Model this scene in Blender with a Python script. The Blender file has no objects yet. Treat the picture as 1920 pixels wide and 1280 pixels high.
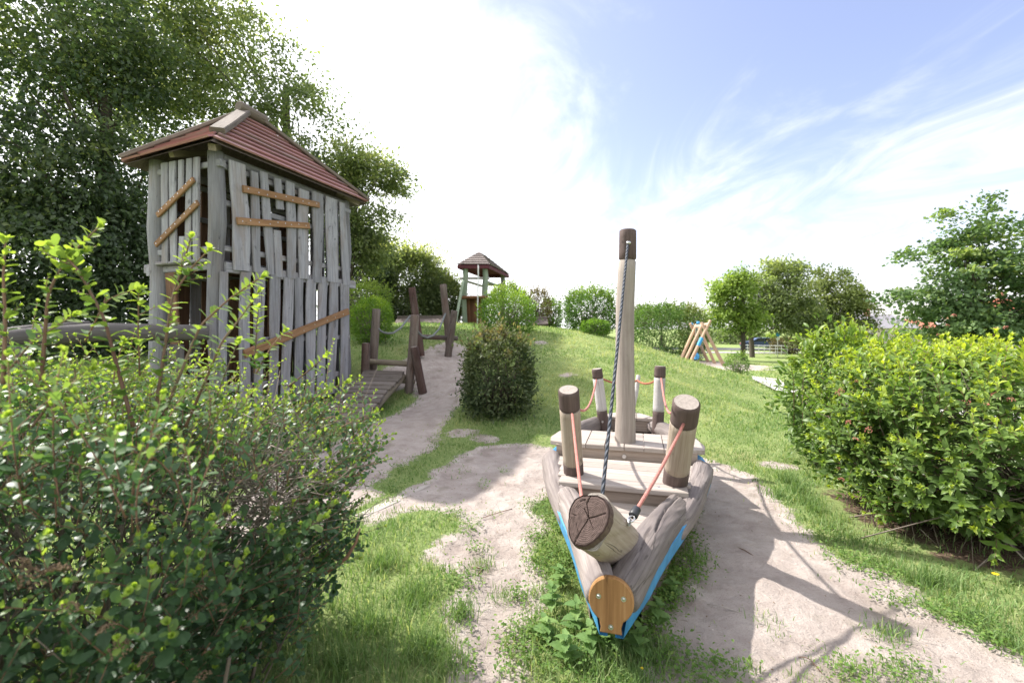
import bpy, bmesh, math, random
import numpy as np
from mathutils import Vector, Matrix

random.seed(7)
RNG = np.random.default_rng(11)
S = bpy.context.scene
COL = S.collection

# ------------------------------------------------------------------ camera
CAM_H, FOCAL, HORIZON = 1.6, 853.333, 615.0      # eye height, focal length in photo pixels, horizon row
cam_data = bpy.data.cameras.new('camera')
cam_data.sensor_width = 36.0
cam_data.lens = 16.0
cam_data.shift_y = -(640.0 - HORIZON) / 1920.0
cam_data.clip_start = 0.05
cam_data.clip_end = 2000.0
cam_data.dof.use_dof = True
cam_data.dof.focus_distance = 3.3
cam_data.dof.aperture_fstop = 2.2
cam = bpy.data.objects.new('camera', cam_data)
COL.objects.link(cam)
cam.location = (0, 0, CAM_H)
cam.rotation_euler = (math.radians(90), 0, 0)
S.camera = cam

# ------------------------------------------------------------------ sun, sky, exposure
SUN_TO = Vector((-0.83, 0.45, 1.0)).normalized()   # direction towards the sun
sun_el = math.asin(SUN_TO.z)
sun_az = math.atan2(SUN_TO.x, SUN_TO.y)
sd = bpy.data.lights.new('sun', 'SUN')
sd.energy = 2.1
sd.angle = math.radians(0.9)
sd.color = (1.0, 0.95, 0.88)
sun = bpy.data.objects.new('sun', sd)
COL.objects.link(sun)
sun.rotation_euler = SUN_TO.to_track_quat('Z', 'Y').to_euler()
sun.location = (-20, 12, 30)

world = bpy.data.worlds.new('World')
S.world = world
world.use_nodes = True
wn, wl = world.node_tree.nodes, world.node_tree.links
wn.clear()
w_out = wn.new('ShaderNodeOutputWorld')
w_bg = wn.new('ShaderNodeBackground')
w_bg.inputs['Strength'].default_value = 0.15
sky = wn.new('ShaderNodeTexSky')
sky.sky_type = 'NISHITA'
sky.sun_disc = False
sky.sun_elevation = sun_el
sky.sun_rotation = sun_az
sky.air_density = 1.0
sky.dust_density = 1.2
sky.ozone_density = 1.5


def wmath(op, a, b=None, c=None):
    n = wn.new('ShaderNodeMath')
    n.operation = op
    for i, v in enumerate((a, b, c)):
        if v is None:
            continue
        if isinstance(v, (int, float)):
            n.inputs[i].default_value = v
        else:
            wl.new(v, n.inputs[i])
    return n.outputs[0]


# thin high cloud: noise on the plane of the cloud layer, so that it belongs to the place and not to the lens
w_tc = wn.new('ShaderNodeTexCoord')
w_sep = wn.new('ShaderNodeSeparateXYZ')
wl.new(w_tc.outputs['Generated'], w_sep.inputs[0])
zz = wmath('ADD', wmath('MAXIMUM', w_sep.outputs['Z'], 0.0), 0.16)
cu = wmath('DIVIDE', w_sep.outputs['X'], zz)
cv = wmath('DIVIDE', w_sep.outputs['Y'], zz)
w_cmb = wn.new('ShaderNodeCombineXYZ')
wl.new(cu, w_cmb.inputs[0])
wl.new(cv, w_cmb.inputs[1])


def wnoise(scale, rot, stretch, detail, rough, dist, off):
    mp = wn.new('ShaderNodeMapping')
    mp.inputs['Rotation'].default_value = (0, 0, math.radians(rot))
    mp.inputs['Scale'].default_value = (stretch[0], stretch[1], 1)
    mp.inputs['Location'].default_value = (off[0], off[1], 0)
    wl.new(w_cmb.outputs[0], mp.inputs[0])
    nz = wn.new('ShaderNodeTexNoise')
    nz.inputs['Scale'].default_value = scale
    nz.inputs['Detail'].default_value = detail
    nz.inputs['Roughness'].default_value = rough
    nz.inputs['Distortion'].default_value = dist
    wl.new(mp.outputs[0], nz.inputs['Vector'])
    return nz.outputs['Fac']


n_big = wnoise(0.55, 20, (1.0, 0.7), 3, 0.5, 0.3, (1.3, 4.2))
n_str = wnoise(1.25, 20, (1.6, 0.75), 9, 0.60, 1.9, (3.1, 0.4))
# one clearer window in the cloud, high to the right of the way the camera looks
w_dot = wn.new('ShaderNodeVectorMath')
w_dot.operation = 'DOT_PRODUCT'
wl.new(w_tc.outputs['Generated'], w_dot.inputs[0])
w_dot.inputs[1].default_value = Vector((0.60, 0.78, 0.50)).normalized()
w_hole = wn.new('ShaderNodeMapRange')
w_hole.interpolation_type = 'SMOOTHSTEP'
w_hole.inputs['From Min'].default_value = 0.60
w_hole.inputs['From Max'].default_value = 1.0
w_hole.inputs['To Min'].default_value = 0.62
w_hole.inputs['To Max'].default_value = -0.20
wl.new(w_dot.outputs['Value'], w_hole.inputs['Value'])
veil = w_hole.outputs[0]
low = wmath('MULTIPLY', wmath('MAXIMUM', wmath('SUBTRACT', 0.50, w_sep.outputs['Z']), 0.0), 1.15)
dens = wmath('ADD', wmath('ADD', wmath('MULTIPLY', n_big, 0.9), wmath('MULTIPLY', n_str, 1.55)), wmath('ADD', veil, low))
w_mr = wn.new('ShaderNodeMapRange')
w_mr.interpolation_type = 'SMOOTHSTEP'
w_mr.inputs['From Min'].default_value = 1.02
w_mr.inputs['From Max'].default_value = 2.20
w_mr.inputs['To Min'].default_value = 0.07
w_mr.inputs['To Max'].default_value = 0.96
wl.new(dens, w_mr.inputs['Value'])
# cloud lit from behind: brighter towards the sun
w_ds = wn.new('ShaderNodeVectorMath')
w_ds.operation = 'DOT_PRODUCT'
wl.new(w_tc.outputs['Generated'], w_ds.inputs[0])
w_ds.inputs[1].default_value = SUN_TO
fwd = wmath('MULTIPLY_ADD', wmath('POWER', wmath('MAXIMUM', w_ds.outputs['Value'], 0.0), 1.8), 1.1, 1.0)
w_cl = wn.new('ShaderNodeVectorMath')
w_cl.operation = 'SCALE'
w_cl.inputs[0].default_value = (2.1, 2.1, 2.14)
wl.new(fwd, w_cl.inputs['Scale'])
w_tint = wn.new('ShaderNodeMixRGB')
w_tint.blend_type = 'MULTIPLY'
w_tint.inputs['Fac'].default_value = 1.0
w_tint.inputs['Color2'].default_value = (0.47, 0.40, 0.42, 1)
wl.new(sky.outputs[0], w_tint.inputs['Color1'])
w_mix = wn.new('ShaderNodeMixRGB')
wl.new(w_cl.outputs[0], w_mix.inputs['Color2'])
wl.new(w_mr.outputs[0], w_mix.inputs['Fac'])
wl.new(w_tint.outputs[0], w_mix.inputs['Color1'])
wl.new(w_mix.outputs[0], w_bg.inputs['Color'])
wl.new(w_bg.outputs[0], w_out.inputs[0])

S.view_settings.view_transform = 'Standard'
S.view_settings.look = 'None'
S.view_settings.exposure = 2.2
S.view_settings.gamma = 1.0
S.view_settings.use_curve_mapping = False
S.render.engine = 'CYCLES'
S.cycles.max_bounces = 6
S.cycles.diffuse_bounces = 3
S.cycles.transmission_bounces = 4
S.cycles.transparent_max_bounces = 4
S.cycles.use_denoising = True
S.cycles.sample_clamp_indirect = 6.0


# ------------------------------------------------------------------ geometry helpers
def P(px, py, d):
    """The point of the place that the photograph shows at (px, py), d metres ahead."""
    return Vector(((px - 960.0) / FOCAL * d, d, CAM_H - (py - HORIZON) / FOCAL * d))


def vnoise(x, y, seed=0):
    """Smooth value noise in the plane, 0..1, vectorised."""
    x = np.asarray(x, float); y = np.asarray(y, float)
    xi = np.floor(x).astype(np.int64); yi = np.floor(y).astype(np.int64)
    fx = x - xi; fy = y - yi
    fx = fx * fx * (3 - 2 * fx); fy = fy * fy * (3 - 2 * fy)

    def h(a, b):
        n = (a * 374761393 + b * 668265263 + seed * 1442695041) & 0x7fffffff
        n = ((n ^ (n >> 13)) * 1274126177) & 0x7fffffff
        n = (n ^ (n >> 16)) & 0xffff
        return n / 65535.0
    a = h(xi, yi); b = h(xi + 1, yi); c = h(xi, yi + 1); d = h(xi + 1, yi + 1)
    return (a * (1 - fx) + b * fx) * (1 - fy) + (c * (1 - fx) + d * fx) * fy


def fbm(x, y, seed=0, oct=4):
    x = np.asarray(x, float); y = np.asarray(y, float)
    s = 0; a = 0.5; t = 0
    for i in range(oct):
        s = s + a * vnoise(x * 2 ** i, y * 2 ** i, seed + i * 17)
        t += a
        a *= 0.5
    return s / t


# terrain: thin-plate spline through surveyed points, fading to the low plain far away
TP = [(-9, -3, .0), (-4, -3, 0), (0, -3, 0), (5, -3, 0), (11, -3, 0), (-9, 2, .05), (-3, 2, 0), (0, 1.5, 0), (3, 2, 0), (7, 2, 0), (11, 2, 0),
      (-1, 4, 0), (1.5, 4, 0), (4, 4, 0), (0, 6, .0), (2, 6, .0), (-2, 5.5, .02), (4.5, 6.5, .0), (8, 6, -.05), (-7, 5, .2),
      (-4.2, 6.5, .22), (-3.34, 9.0, .40), (-2.38, 7.0, .12), (-2.0, 9.2, .18), (-3.0, 9.7, .72), (-1.16, 9.0, .42), (-1.28, 11.5, .92),
      (-1.5, 7.2, .12), (-.27, 7.8, .18), (.7, 9.8, .62), (1.32, 12.5, 1.2), (1.6, 15.0, 1.58), (-1.2, 16, 1.63), (-1.2, 20, 1.68), (1.0, 20, 1.6),
      (1.0, 27, 1.2), (2.5, 9.5, .60), (3.5, 13, 1.05), (4.8, 14.2, .80), (6.7, 15, .25), (8.8, 16, -.25), (5.2, 10.0, -.05), (4.3, 7.5, 0),
      (7.5, 11, -.2), (11, 12, -.5), (-3.0, 12, 1.25), (-4, 11, 1.15), (-6, 12, 1.0), (-3.2, 17, 1.8), (-8, 18, 1.7), (-14, 12, .8), (-14, 22, 1.4),
      (6, 20, -.1), (8, 26, -.6), (11.5, 28, -.6), (15, 20, -.7), (18, 28, -.8), (4, 30, .2), (-4, 30, 1.0), (-14, 34, .6), (0, 44, -.6), (20, 44, -1), (-20, 5, .5)]
TPX = np.array([(a, b) for a, b, c in TP], float)
TPZ = np.array([c for a, b, c in TP], float)


def _k(r2):
    return np.where(r2 > 1e-9, 0.5 * r2 * np.log(np.maximum(r2, 1e-9)), 0.0)


_n = len(TP)
_K = _k(((TPX[:, None, :] - TPX[None, :, :]) ** 2).sum(-1)) + np.eye(_n) * 0.25
_Pm = np.hstack([np.ones((_n, 1)), TPX])
_A = np.vstack([np.hstack([_K, _Pm]), np.hstack([_Pm.T, np.zeros((3, 3))])])
_sol = np.linalg.solve(_A, np.concatenate([TPZ, np.zeros(3)]))


def terrain(x, y):
    x = np.asarray(x, float); y = np.asarray(y, float)
    sh = x.shape
    q = np.stack([np.clip(x, -20, 20).ravel(), np.clip(y, -3, 44).ravel()], 1)
    out = np.empty(len(q))
    for i in range(0, len(q), 20000):
        b = q[i:i + 20000]
        out[i:i + 20000] = _k(((b[:, None, :] - TPX[None]) ** 2).sum(-1)) @ _sol[:_n] + _sol[_n] + b @ _sol[_n + 1:]
    z = out.reshape(sh)
    r = np.clip((np.hypot(np.maximum(np.abs(x) - 14, 0), np.maximum(y - 30, 0))) / 22.0, 0, 1)
    r = r * r * (3 - 2 * r)
    z = z * (1 - r) - 1.0 * r
    z = z + (fbm(x * .9, y * .9, 3) - .5) * .05 * np.clip((np.hypot(x, y) - 2) / 5, 0.25, 1)
    return z


def gz(x, y):
    return float(terrain(np.array([x]), np.array([y]))[0])


def ground_at(px, py):
    """Where the ray through a photo point meets the ground."""
    d = np.linspace(1.2, 70, 4000)
    x = (px - 960.0) / FOCAL * d
    z = CAM_H - (py - HORIZON) / FOCAL * d
    t = terrain(x, d)
    i = np.argmax(z < t)
    return (float(x[i]), float(d[i]))


# ------------------------------------------------------------------ object helpers
def tag(o, label=None, cat=None, group=None, kind=None):
    if label: o['label'] = label
    if cat: o['category'] = cat
    if group: o['group'] = group
    if kind: o['kind'] = kind
    return o


def thing(name, label, cat, loc=(0, 0, 0), group=None):
    o = bpy.data.objects.new(name, None)
    COL.objects.link(o)
    o.empty_display_size = 0.2
    o.location = loc
    return tag(o, label, cat, group)


def origin_of(p):
    v = Vector((0, 0, 0))
    while p is not None:
        v += p.location
        p = p.parent
    return v


def link(name, me, parent=None, loc=None):
    o = bpy.data.objects.new(name, me)
    COL.objects.link(o)
    if parent is not None:
        o.parent = parent
    if loc is not None:
        o.location = loc
    return o


class MB:
    """Collects shapes (world coordinates) with grain coordinates, then links them as ONE mesh object."""

    def __init__(self):
        self.v, self.f, self.g, self.c, self.s = [], [], [], [], []

    def ring(self, pts, gcs, cap=0.0):
        i = len(self.v)
        self.v.extend(pts)
        self.g.extend(gcs)
        self.c.extend([cap] * len(pts))
        return list(range(i, i + len(pts)))

    def face(self, idx, smooth=True):
        self.f.append(tuple(idx))
        self.s.append(smooth)

    def loft(self, rings, smooth=True):
        for a, b in zip(rings[:-1], rings[1:]):
            n = len(a)
            for i in range(n):
                self.face((a[i], a[(i + 1) % n], b[(i + 1) % n], b[i]), smooth)

    def log(self, pts, radii, seg=12, wob=0.04, seed=0, caps=(True, True), step=None, bevel=0.012, flute=0.0):
        """A round timber along pts; radii per point; uneven, with softened rims."""
        pts = [Vector(p) for p in pts]
        rr = random.Random(seed * 7919 + 13)
        L = [0.0]
        for a, b in zip(pts[:-1], pts[1:]):
            L.append(L[-1] + (b - a).length)
        tot = L[-1]
        if not isinstance(radii, (list, tuple)):
            radii = [radii] * len(pts)
        if step is None:
            step = max(tot / 10.0, 0.03)
        ts = list(np.linspace(0, tot, max(2, int(tot / step) + 1)))
        if bevel and caps[0]: ts = [0.0, min(bevel, tot * .2)] + [t for t in ts if t > bevel * 1.5]
        if bevel and caps[1]: ts = [t for t in ts if t < tot - bevel * 1.5] + [tot - min(bevel, tot * .2), tot]
        axis = (pts[-1] - pts[0]).normalized()
        ref = Vector((0, 0, 1)) if abs(axis.z) < .9 else Vector((0, 1, 0))
        ph = [rr.uniform(0, 6.28) for _ in range(8)]
        rings = []
        for k, t in enumerate(ts):
            i = 0
            while i < len(L) - 2 and t > L[i + 1]: i += 1
            f = (t - L[i]) / max(1e-9, L[i + 1] - L[i])
            p = pts[i].lerp(pts[i + 1], f)
            r = radii[i] * (1 - f) + radii[i + 1] * f
            i0, i1 = max(0, i - (1 if f < .3 else 0)), min(len(pts) - 1, i + 1 + (1 if f > .7 else 0))
            tg = (pts[i1] - pts[i0]).normalized()
            sd_ = tg.cross(ref).normalized()
            up = sd_.cross(tg).normalized()
            if bevel:
                if caps[0] and t == 0: r *= max(.8, 1 - bevel / max(r, .01))
                if caps[1] and t == tot: r *= max(.8, 1 - bevel / max(r, .01))
            ring, gc = [], []
            for j in range(seg):
                a = 2 * math.pi * j / seg
                w = 1 + wob * (math.sin(2 * a + ph[0] + t * 1.1) * .6 + math.sin(3 * a + ph[1] - t * 2.0) * .4 + math.sin(t * 5 + ph[2] + a) * .5)
                if flute: w += flute * math.sin(7 * a + ph[3] + t * 1.7) * .4
                q = p + (sd_ * math.cos(a) + up * math.sin(a)) * r * w
                ring.append(q)
                gc.append((math.cos(a) * r * w, math.sin(a) * r * w, t + seed * 1.37))
            rings.append(self.ring(ring, gc))
        self.loft(rings)
        for e, on in ((0, caps[0]), (-1, caps[1])):
            if not on: continue
            base = rings[e]
            co = [self.v[i] for i in base]
            gc = [self.g[i] for i in base]
            cen = sum(co, Vector()) / len(co)
            gz_ = gc[0][2]
            c = self.ring([cen], [(0, 0, gz_)], 1.0)[0]
            r2 = self.ring(co, gc, 1.0)
            for j in range(seg):
                a, b = r2[j], r2[(j + 1) % seg]
                self.face((c, b, a) if e == 0 else (c, a, b), False)
        return self

    def plank(self, p0, p1, width, thick, up, seed=0, wob=0.0, n=1, ch=0.006, w1=None, bend=0.0, twist=0.0):
        """A board from p0 to p1; `up` is the direction of its thickness; wob makes its edges wander."""
        p0, p1, up = Vector(p0), Vector(p1), Vector(up)
        rr = random.Random(seed * 104729 + 5)
        ax = (p1 - p0)
        tot = ax.length
        ax.normalize()
        sd_ = ax.cross(up).normalized()
        up = sd_.cross(ax).normalized()
        w1 = width if w1 is None else w1
        ph = [rr.uniform(0, 6.28) for _ in range(6)]
        fr = [rr.uniform(1.5, 3.4) for _ in range(4)]
        rings = []
        ch = min(ch, thick * .35, width * .3)
        for k in range(n + 1):
            f = k / n
            t = f * tot
            w = (width * (1 - f) + w1 * f)
            la = w / 2 * (1 + wob * (math.sin(t * fr[0] + ph[0]) + .5 * math.sin(t * fr[1] * 2 + ph[1])))
            lb = w / 2 * (1 + wob * (math.sin(t * fr[2] + ph[2]) + .5 * math.sin(t * fr[3] * 2 + ph[3])))
            off = wob * w * .7 * math.sin(t * 2.0 + ph[4]) + bend * math.sin(f * math.pi)
            c = p0 + ax * t + sd_ * off
            h = thick / 2
            prof = [(-la, -h + ch), (-la + ch, -h), (lb - ch, -h), (lb, -h + ch), (lb, h - ch), (lb - ch, h), (-la + ch, h), (-la, h - ch)]
            ca, sa = math.cos(twist * (f - .5)), math.sin(twist * (f - .5))
            rings.append(self.ring([c + sd_ * (a * ca - b * sa) + up * (a * sa + b * ca) for a, b in prof], [(a, b, t + seed * .73) for a, b in prof]))
        self.loft(rings, False)
        self.capring(rings[0], True)
        self.capring(rings[-1], False)
        return self

    def capring(self, ring, rev):
        r2 = self.ring([self.v[i] for i in ring], [self.g[i] for i in ring], 0.6)
        self.face(list(reversed(r2)) if rev else r2, False)

    def box(self, c, size, rot=None):
        c = Vector(c)
        M = rot if rot is not None else Matrix.Identity(3)
        x, y, z = (s / 2 for s in size)
        co = [(-x, -y, -z), (x, -y, -z), (x, y, -z), (-x, y, -z), (-x, -y, z), (x, -y, z), (x, y, z), (-x, y, z)]
        r = self.ring([c + M @ Vector(q) for q in co], co)
        for f in ((0, 3, 2, 1), (4, 5, 6, 7), (0, 1, 5, 4), (1, 2, 6, 5), (2, 3, 7, 6), (3, 0, 4, 7)):
            self.face([r[i] for i in f], False)
        return self

    def tube(self, pts, r, seg=8, twistmark=False):
        return self.log(pts, r, seg=seg, wob=0, bevel=0, step=1e9 if len(pts) == 2 else None)

    def poly_tube(self, pts, r, seg=8):
        """A rope or wire: one ring at every point."""
        pts = [Vector(p) for p in pts]
        rings = []
        t = 0.0
        for i, p in enumerate(pts):
            a, b = pts[max(0, i - 1)], pts[min(len(pts) - 1, i + 1)]
            tg = (b - a).normalized()
            ref = Vector((0.13, .2, 1)) if abs(tg.z) < .93 else Vector((0, 1, 0))
            s1 = tg.cross(ref).normalized()
            s2 = s1.cross(tg)
            if i: t += (p - pts[i - 1]).length
            rad = r[i] if isinstance(r, (list, tuple)) else r
            rings.append(self.ring([p + (s1 * math.cos(6.2832 * j / seg) + s2 * math.sin(6.2832 * j / seg)) * rad for j in range(seg)],
                                   [(math.cos(6.2832 * j / seg) * rad, math.sin(6.2832 * j / seg) * rad, t) for j in range(seg)]))
        self.loft(rings)
        self.face(list(reversed(rings[0])), False)
        self.face(rings[-1], False)
        return self

    def ball(self, c, r, seg=8, squash=1.0, nrm=None):
        c = Vector(c)
        n = Vector(nrm).normalized() if nrm is not None else Vector((0, 0, 1))
        M = n.to_track_quat('Z', 'Y').to_matrix()
        rings = []
        for i in range(1, 5):
            th = math.pi * i / 5
            rings.append(self.ring([c + M @ Vector((r * math.sin(th) * math.cos(6.2832 * j / seg), r * math.sin(th) * math.sin(6.2832 * j / seg), -r * squash * math.cos(th))) for j in range(seg)], [(0, 0, 0)] * seg))
        self.loft(rings)
        self.face(list(reversed(rings[0])))
        self.face(rings[-1])
        return self

    def prism(self, outline, p0, ex, ey, ez, thick):
        """A flat board cut to an outline, given in the (ex, ey) plane, thick along ez."""
        p0, ex, ey, ez = Vector(p0), Vector(ex), Vector(ey), Vector(ez)
        ch = min(.006, thick * .3)
        cen = (sum(a for a, b in outline) / len(outline), sum(b for a, b in outline) / len(outline))
        rings = []
        for z, k in ((0, ch), (ch, 0), (thick - ch, 0), (thick, ch)):
            pr = []
            for a, b in outline:
                da, db = a - cen[0], b - cen[1]
                l = math.hypot(da, db)
                pr.append((a - da / l * k, b - db / l * k))
            rings.append(self.ring([p0 + ex * a + ey * b + ez * z for a, b in pr], [(a, z, b) for a, b in pr]))
        self.loft(rings, False)
        self.face(list(reversed(rings[0])), False)
        self.face(rings[-1], False)
        return self

    def build(self, name, mat, parent=None, label=None):
        o_ = origin_of(parent) if parent is not None else Vector((0, 0, 0))
        me = bpy.data.meshes.new(name)
        me.from_pydata([tuple(v - o_) for v in self.v], [], self.f)
        me.polygons.foreach_set('use_smooth', self.s)
        a = me.attributes.new('gc', 'FLOAT_VECTOR', 'POINT')
        a.data.foreach_set('vector', np.array(self.g, np.float32).ravel())
        b = me.attributes.new('cap', 'FLOAT', 'POINT')
        b.data.foreach_set('value', np.array(self.c, np.float32))
        me.materials.append(mat)
        me.update()
        o = link(name, me, parent)
        if label: o['label'] = label
        return o


def np_mesh(name, verts, loops, counts, mat, attrs=None, smooth=True, parent=None, mats=None):
    """A mesh from numpy arrays (world coordinates)."""
    verts = np.asarray(verts, np.float32)
    if parent is not None:
        verts = verts - np.array(origin_of(parent), np.float32)
    me = bpy.data.meshes.new(name)
    me.vertices.add(len(verts))
    me.vertices.foreach_set('co', np.ascontiguousarray(verts, np.float32).ravel())
    loops = np.asarray(loops, np.int32).ravel()
    counts = np.asarray(counts, np.int32)
    me.loops.add(len(loops))
    me.loops.foreach_set('vertex_index', loops)
    me.polygons.add(len(counts))
    me.polygons.foreach_set('loop_start', np.concatenate([[0], np.cumsum(counts)[:-1]]).astype(np.int32))
    me.polygons.foreach_set('use_smooth', np.full(len(counts), smooth))
    for k, a in (attrs or {}).items():
        a = np.asarray(a, np.float32)
        if a.ndim == 1:
            me.attributes.new(k, 'FLOAT', 'POINT').data.foreach_set('value', a)
        else:
            me.attributes.new(k, 'FLOAT_VECTOR', 'POINT').data.foreach_set('vector', a.ravel())
    me.materials.append(mat)
    me.update(calc_edges=True)
    me.validate()
    return link(name, me, parent)

# ------------------------------------------------------------------ materials
class NT:
    def __init__(self, name):
        self.m = bpy.data.materials.new(name)
        self.m.use_nodes = True
        self.n, self.l = self.m.node_tree.nodes, self.m.node_tree.links
        self.n.clear()
        self.out = self.n.new('ShaderNodeOutputMaterial')

    def set(self, sock, v):
        if v is None: return
        if isinstance(v, bpy.types.NodeSocket): self.l.new(v, sock)
        else:
            if hasattr(sock.default_value, '__len__') and not hasattr(v, '__len__'): v = (v,) * len(sock.default_value)
            if hasattr(v, '__len__') and len(v) == 3 and len(sock.default_value) == 4: v = (*v, 1)
            sock.default_value = v

    def math(self, op, a, b=None, c=None, clamp=False):
        n = self.n.new('ShaderNodeMath'); n.operation = op; n.use_clamp = clamp
        for i, v in enumerate((a, b, c)): self.set(n.inputs[i], v)
        return n.outputs[0]

    def vmath(self, op, a, b=None):
        n = self.n.new('ShaderNodeVectorMath'); n.operation = op
        self.set(n.inputs[0], a)
        if b is not None: self.set(n.inputs[1], b)
        return n.outputs['Value'] if op in ('LENGTH', 'DOT_PRODUCT') else n.outputs[0]

    def attr(self, name, fac=False):
        n = self.n.new('ShaderNodeAttribute'); n.attribute_name = name
        return n.outputs['Fac' if fac else 'Vector']

    def rand(self):
        return self.n.new('ShaderNodeObjectInfo').outputs['Random']

    def pos(self):
        return self.n.new('ShaderNodeNewGeometry').outputs['Position']

    def noise(self, vec, scale=1.0, detail=4, rough=.55, dist=0.0):
        n = self.n.new('ShaderNodeTexNoise')
        self.set(n.inputs['Vector'], vec)
        n.inputs['Scale'].default_value = scale; n.inputs['Detail'].default_value = detail
        n.inputs['Roughness'].default_value = rough; n.inputs['Distortion'].default_value = dist
        return n.outputs['Fac']

    def ramp(self, fac, stops):
        n = self.n.new('ShaderNodeValToRGB')
        e = n.color_ramp.elements
        while len(e) < len(stops): e.new(.5)
        for k, (p, c) in enumerate(stops):
            e[k].position = p
            e[k].color = (*c, 1) if len(c) == 3 else c
        self.set(n.inputs[0], fac)
        return n.outputs[0]

    def rng(self, v, a, b, c=0.0, d=1.0, smooth=True):
        n = self.n.new('ShaderNodeMapRange')
        if smooth: n.interpolation_type = 'SMOOTHSTEP'
        self.set(n.inputs[0], v)
        for i, q in enumerate((a, b, c, d)): n.inputs[i + 1].default_value = q
        return n.outputs[0]

    def mix(self, fac, a, b, mode='MIX'):
        n = self.n.new('ShaderNodeMixRGB'); n.blend_type = mode
        self.set(n.inputs[0], fac); self.set(n.inputs[1], a); self.set(n.inputs[2], b)
        return n.outputs[0]

    def bump(self, h, strength=.4, dist=.01, nrm=None):
        n = self.n.new('ShaderNodeBump')
        n.inputs['Strength'].default_value = strength; n.inputs['Distance'].default_value = dist
        self.set(n.inputs['Height'], h)
        if nrm is not None: self.set(n.inputs['Normal'], nrm)
        return n.outputs[0]

    def bsdf(self, col, rough=.7, nrm=None, spec=.3, metal=0.0):
        b = self.n.new('ShaderNodeBsdfPrincipled')
        self.set(b.inputs['Base Color'], col); self.set(b.inputs['Roughness'], rough)
        b.inputs['Specular IOR Level'].default_value = spec; b.inputs['Metallic'].default_value = metal
        if nrm is not None: self.set(b.inputs['Normal'], nrm)
        return b.outputs[0]

    def done(self, sh):
        self.l.new(sh, self.out.inputs[0])
        return self.m


def wood(name, dark, mid, light, stain=None, stain_amt=.5, rough=.8, grain=1.0, crack=1.0, capcol=None, bump=.5, vary=.25):
    t = NT(name)
    gc = t.attr('gc')
    rnd = t.rand()
    off = t.n.new('ShaderNodeCombineXYZ')
    for i, k in enumerate((17.3, 9.1, 31.7)): t.set(off.inputs[i], t.math('MULTIPLY', rnd, k))
    v = t.vmath('ADD', gc, off.outputs[0])
    fine = t.noise(t.vmath('MULTIPLY', v, (70, 70, 2.2)), 1, 5, .65, .3)
    mid_ = t.noise(t.vmath('MULTIPLY', v, (16, 16, 1.1)), 1, 4, .6, .6)
    g = t.math('ADD', t.math('MULTIPLY', fine, .55), t.math('MULTIPLY', mid_, .45))
    col = t.ramp(g, [(.30, dark), (.50, mid), (.68, light)])
    if stain:
        big = t.noise(t.vmath('MULTIPLY', v, (5, 5, 1.3)), 1, 5, .6, .4)
        col = t.mix(t.math('MULTIPLY', t.rng(big, .45, .72), stain_amt), col, stain)
    # whole-piece variation
    k = t.math('MULTIPLY_ADD', rnd, vary * 2, 1 - vary)
    kk = t.n.new('ShaderNodeCombineXYZ')
    for i in range(3): t.set(kk.inputs[i], k)
    col = t.mix(1.0, col, kk.outputs[0], 'MULTIPLY')
    # drying checks along the grain
    cn = t.noise(t.vmath('MULTIPLY', v, (22, 22, .9)), 1, 2, .5, .2)
    cr = t.math('SUBTRACT', 1.0, t.rng(t.math('ABSOLUTE', t.math('SUBTRACT', cn, .5)), 0.0, .018))
    gate = t.rng(t.noise(t.vmath('MULTIPLY', v, (7, 7, 1.0)), 1, 2), .50, .62)
    cr = t.math('MULTIPLY', t.math('MULTIPLY', cr, gate), crack, clamp=True)
    col = t.mix(t.math('MULTIPLY', cr, .75), col, tuple(c * .18 for c in dark))
    # knots and grubby spots
    kn = t.rng(t.noise(t.vmath('MULTIPLY', v, (13, 13, 5.5)), 1, 2, .5, .5), .69, .76)
    col = t.mix(t.math('MULTIPLY', kn, .6), col, tuple(c * .42 for c in dark))
    dirt = t.rng(t.noise(t.vmath('MULTIPLY', v, (3.2, 3.2, 2.2)), 1, 6, .7, .3), .50, .74)
    col = t.mix(t.math('MULTIPLY', dirt, .38), col, tuple(c * .72 for c in dark))
    # end grain
    cap = t.attr('cap', True)
    sep = t.n.new('ShaderNodeSeparateXYZ'); t.l.new(gc, sep.inputs[0])
    cxy = t.n.new('ShaderNodeCombineXYZ'); t.l.new(sep.outputs[0], cxy.inputs[0]); t.l.new(sep.outputs[1], cxy.inputs[1])
    rad = t.math('ADD', t.vmath('LENGTH', cxy.outputs[0]), t.math('MULTIPLY', t.noise(cxy.outputs[0], 18, 3), .02))
    rings = t.math('SINE', t.math('MULTIPLY', rad, 900))
    cc = capcol or mid
    ec = t.mix(t.rng(rings, -1, 1), tuple(c * .62 for c in cc), cc)
    ec = t.mix(t.rng(t.noise(cxy.outputs[0], 40, 4), .35, .7, 0, .6), ec, tuple(c * .5 for c in cc))
    col = t.mix(t.rng(cap, .7, .9), col, ec)
    h = t.math('SUBTRACT', t.math('ADD', t.math('MULTIPLY', fine, .5 * grain), t.math('MULTIPLY', mid_, .4)), t.math('MULTIPLY', cr, 1.2))
    h = t.math('ADD', h, t.math('MULTIPLY', t.math('MULTIPLY', cap, rings), .12))
    return t.done(t.bsdf(col, rough, t.bump(h, bump, .006), .25))


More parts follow.
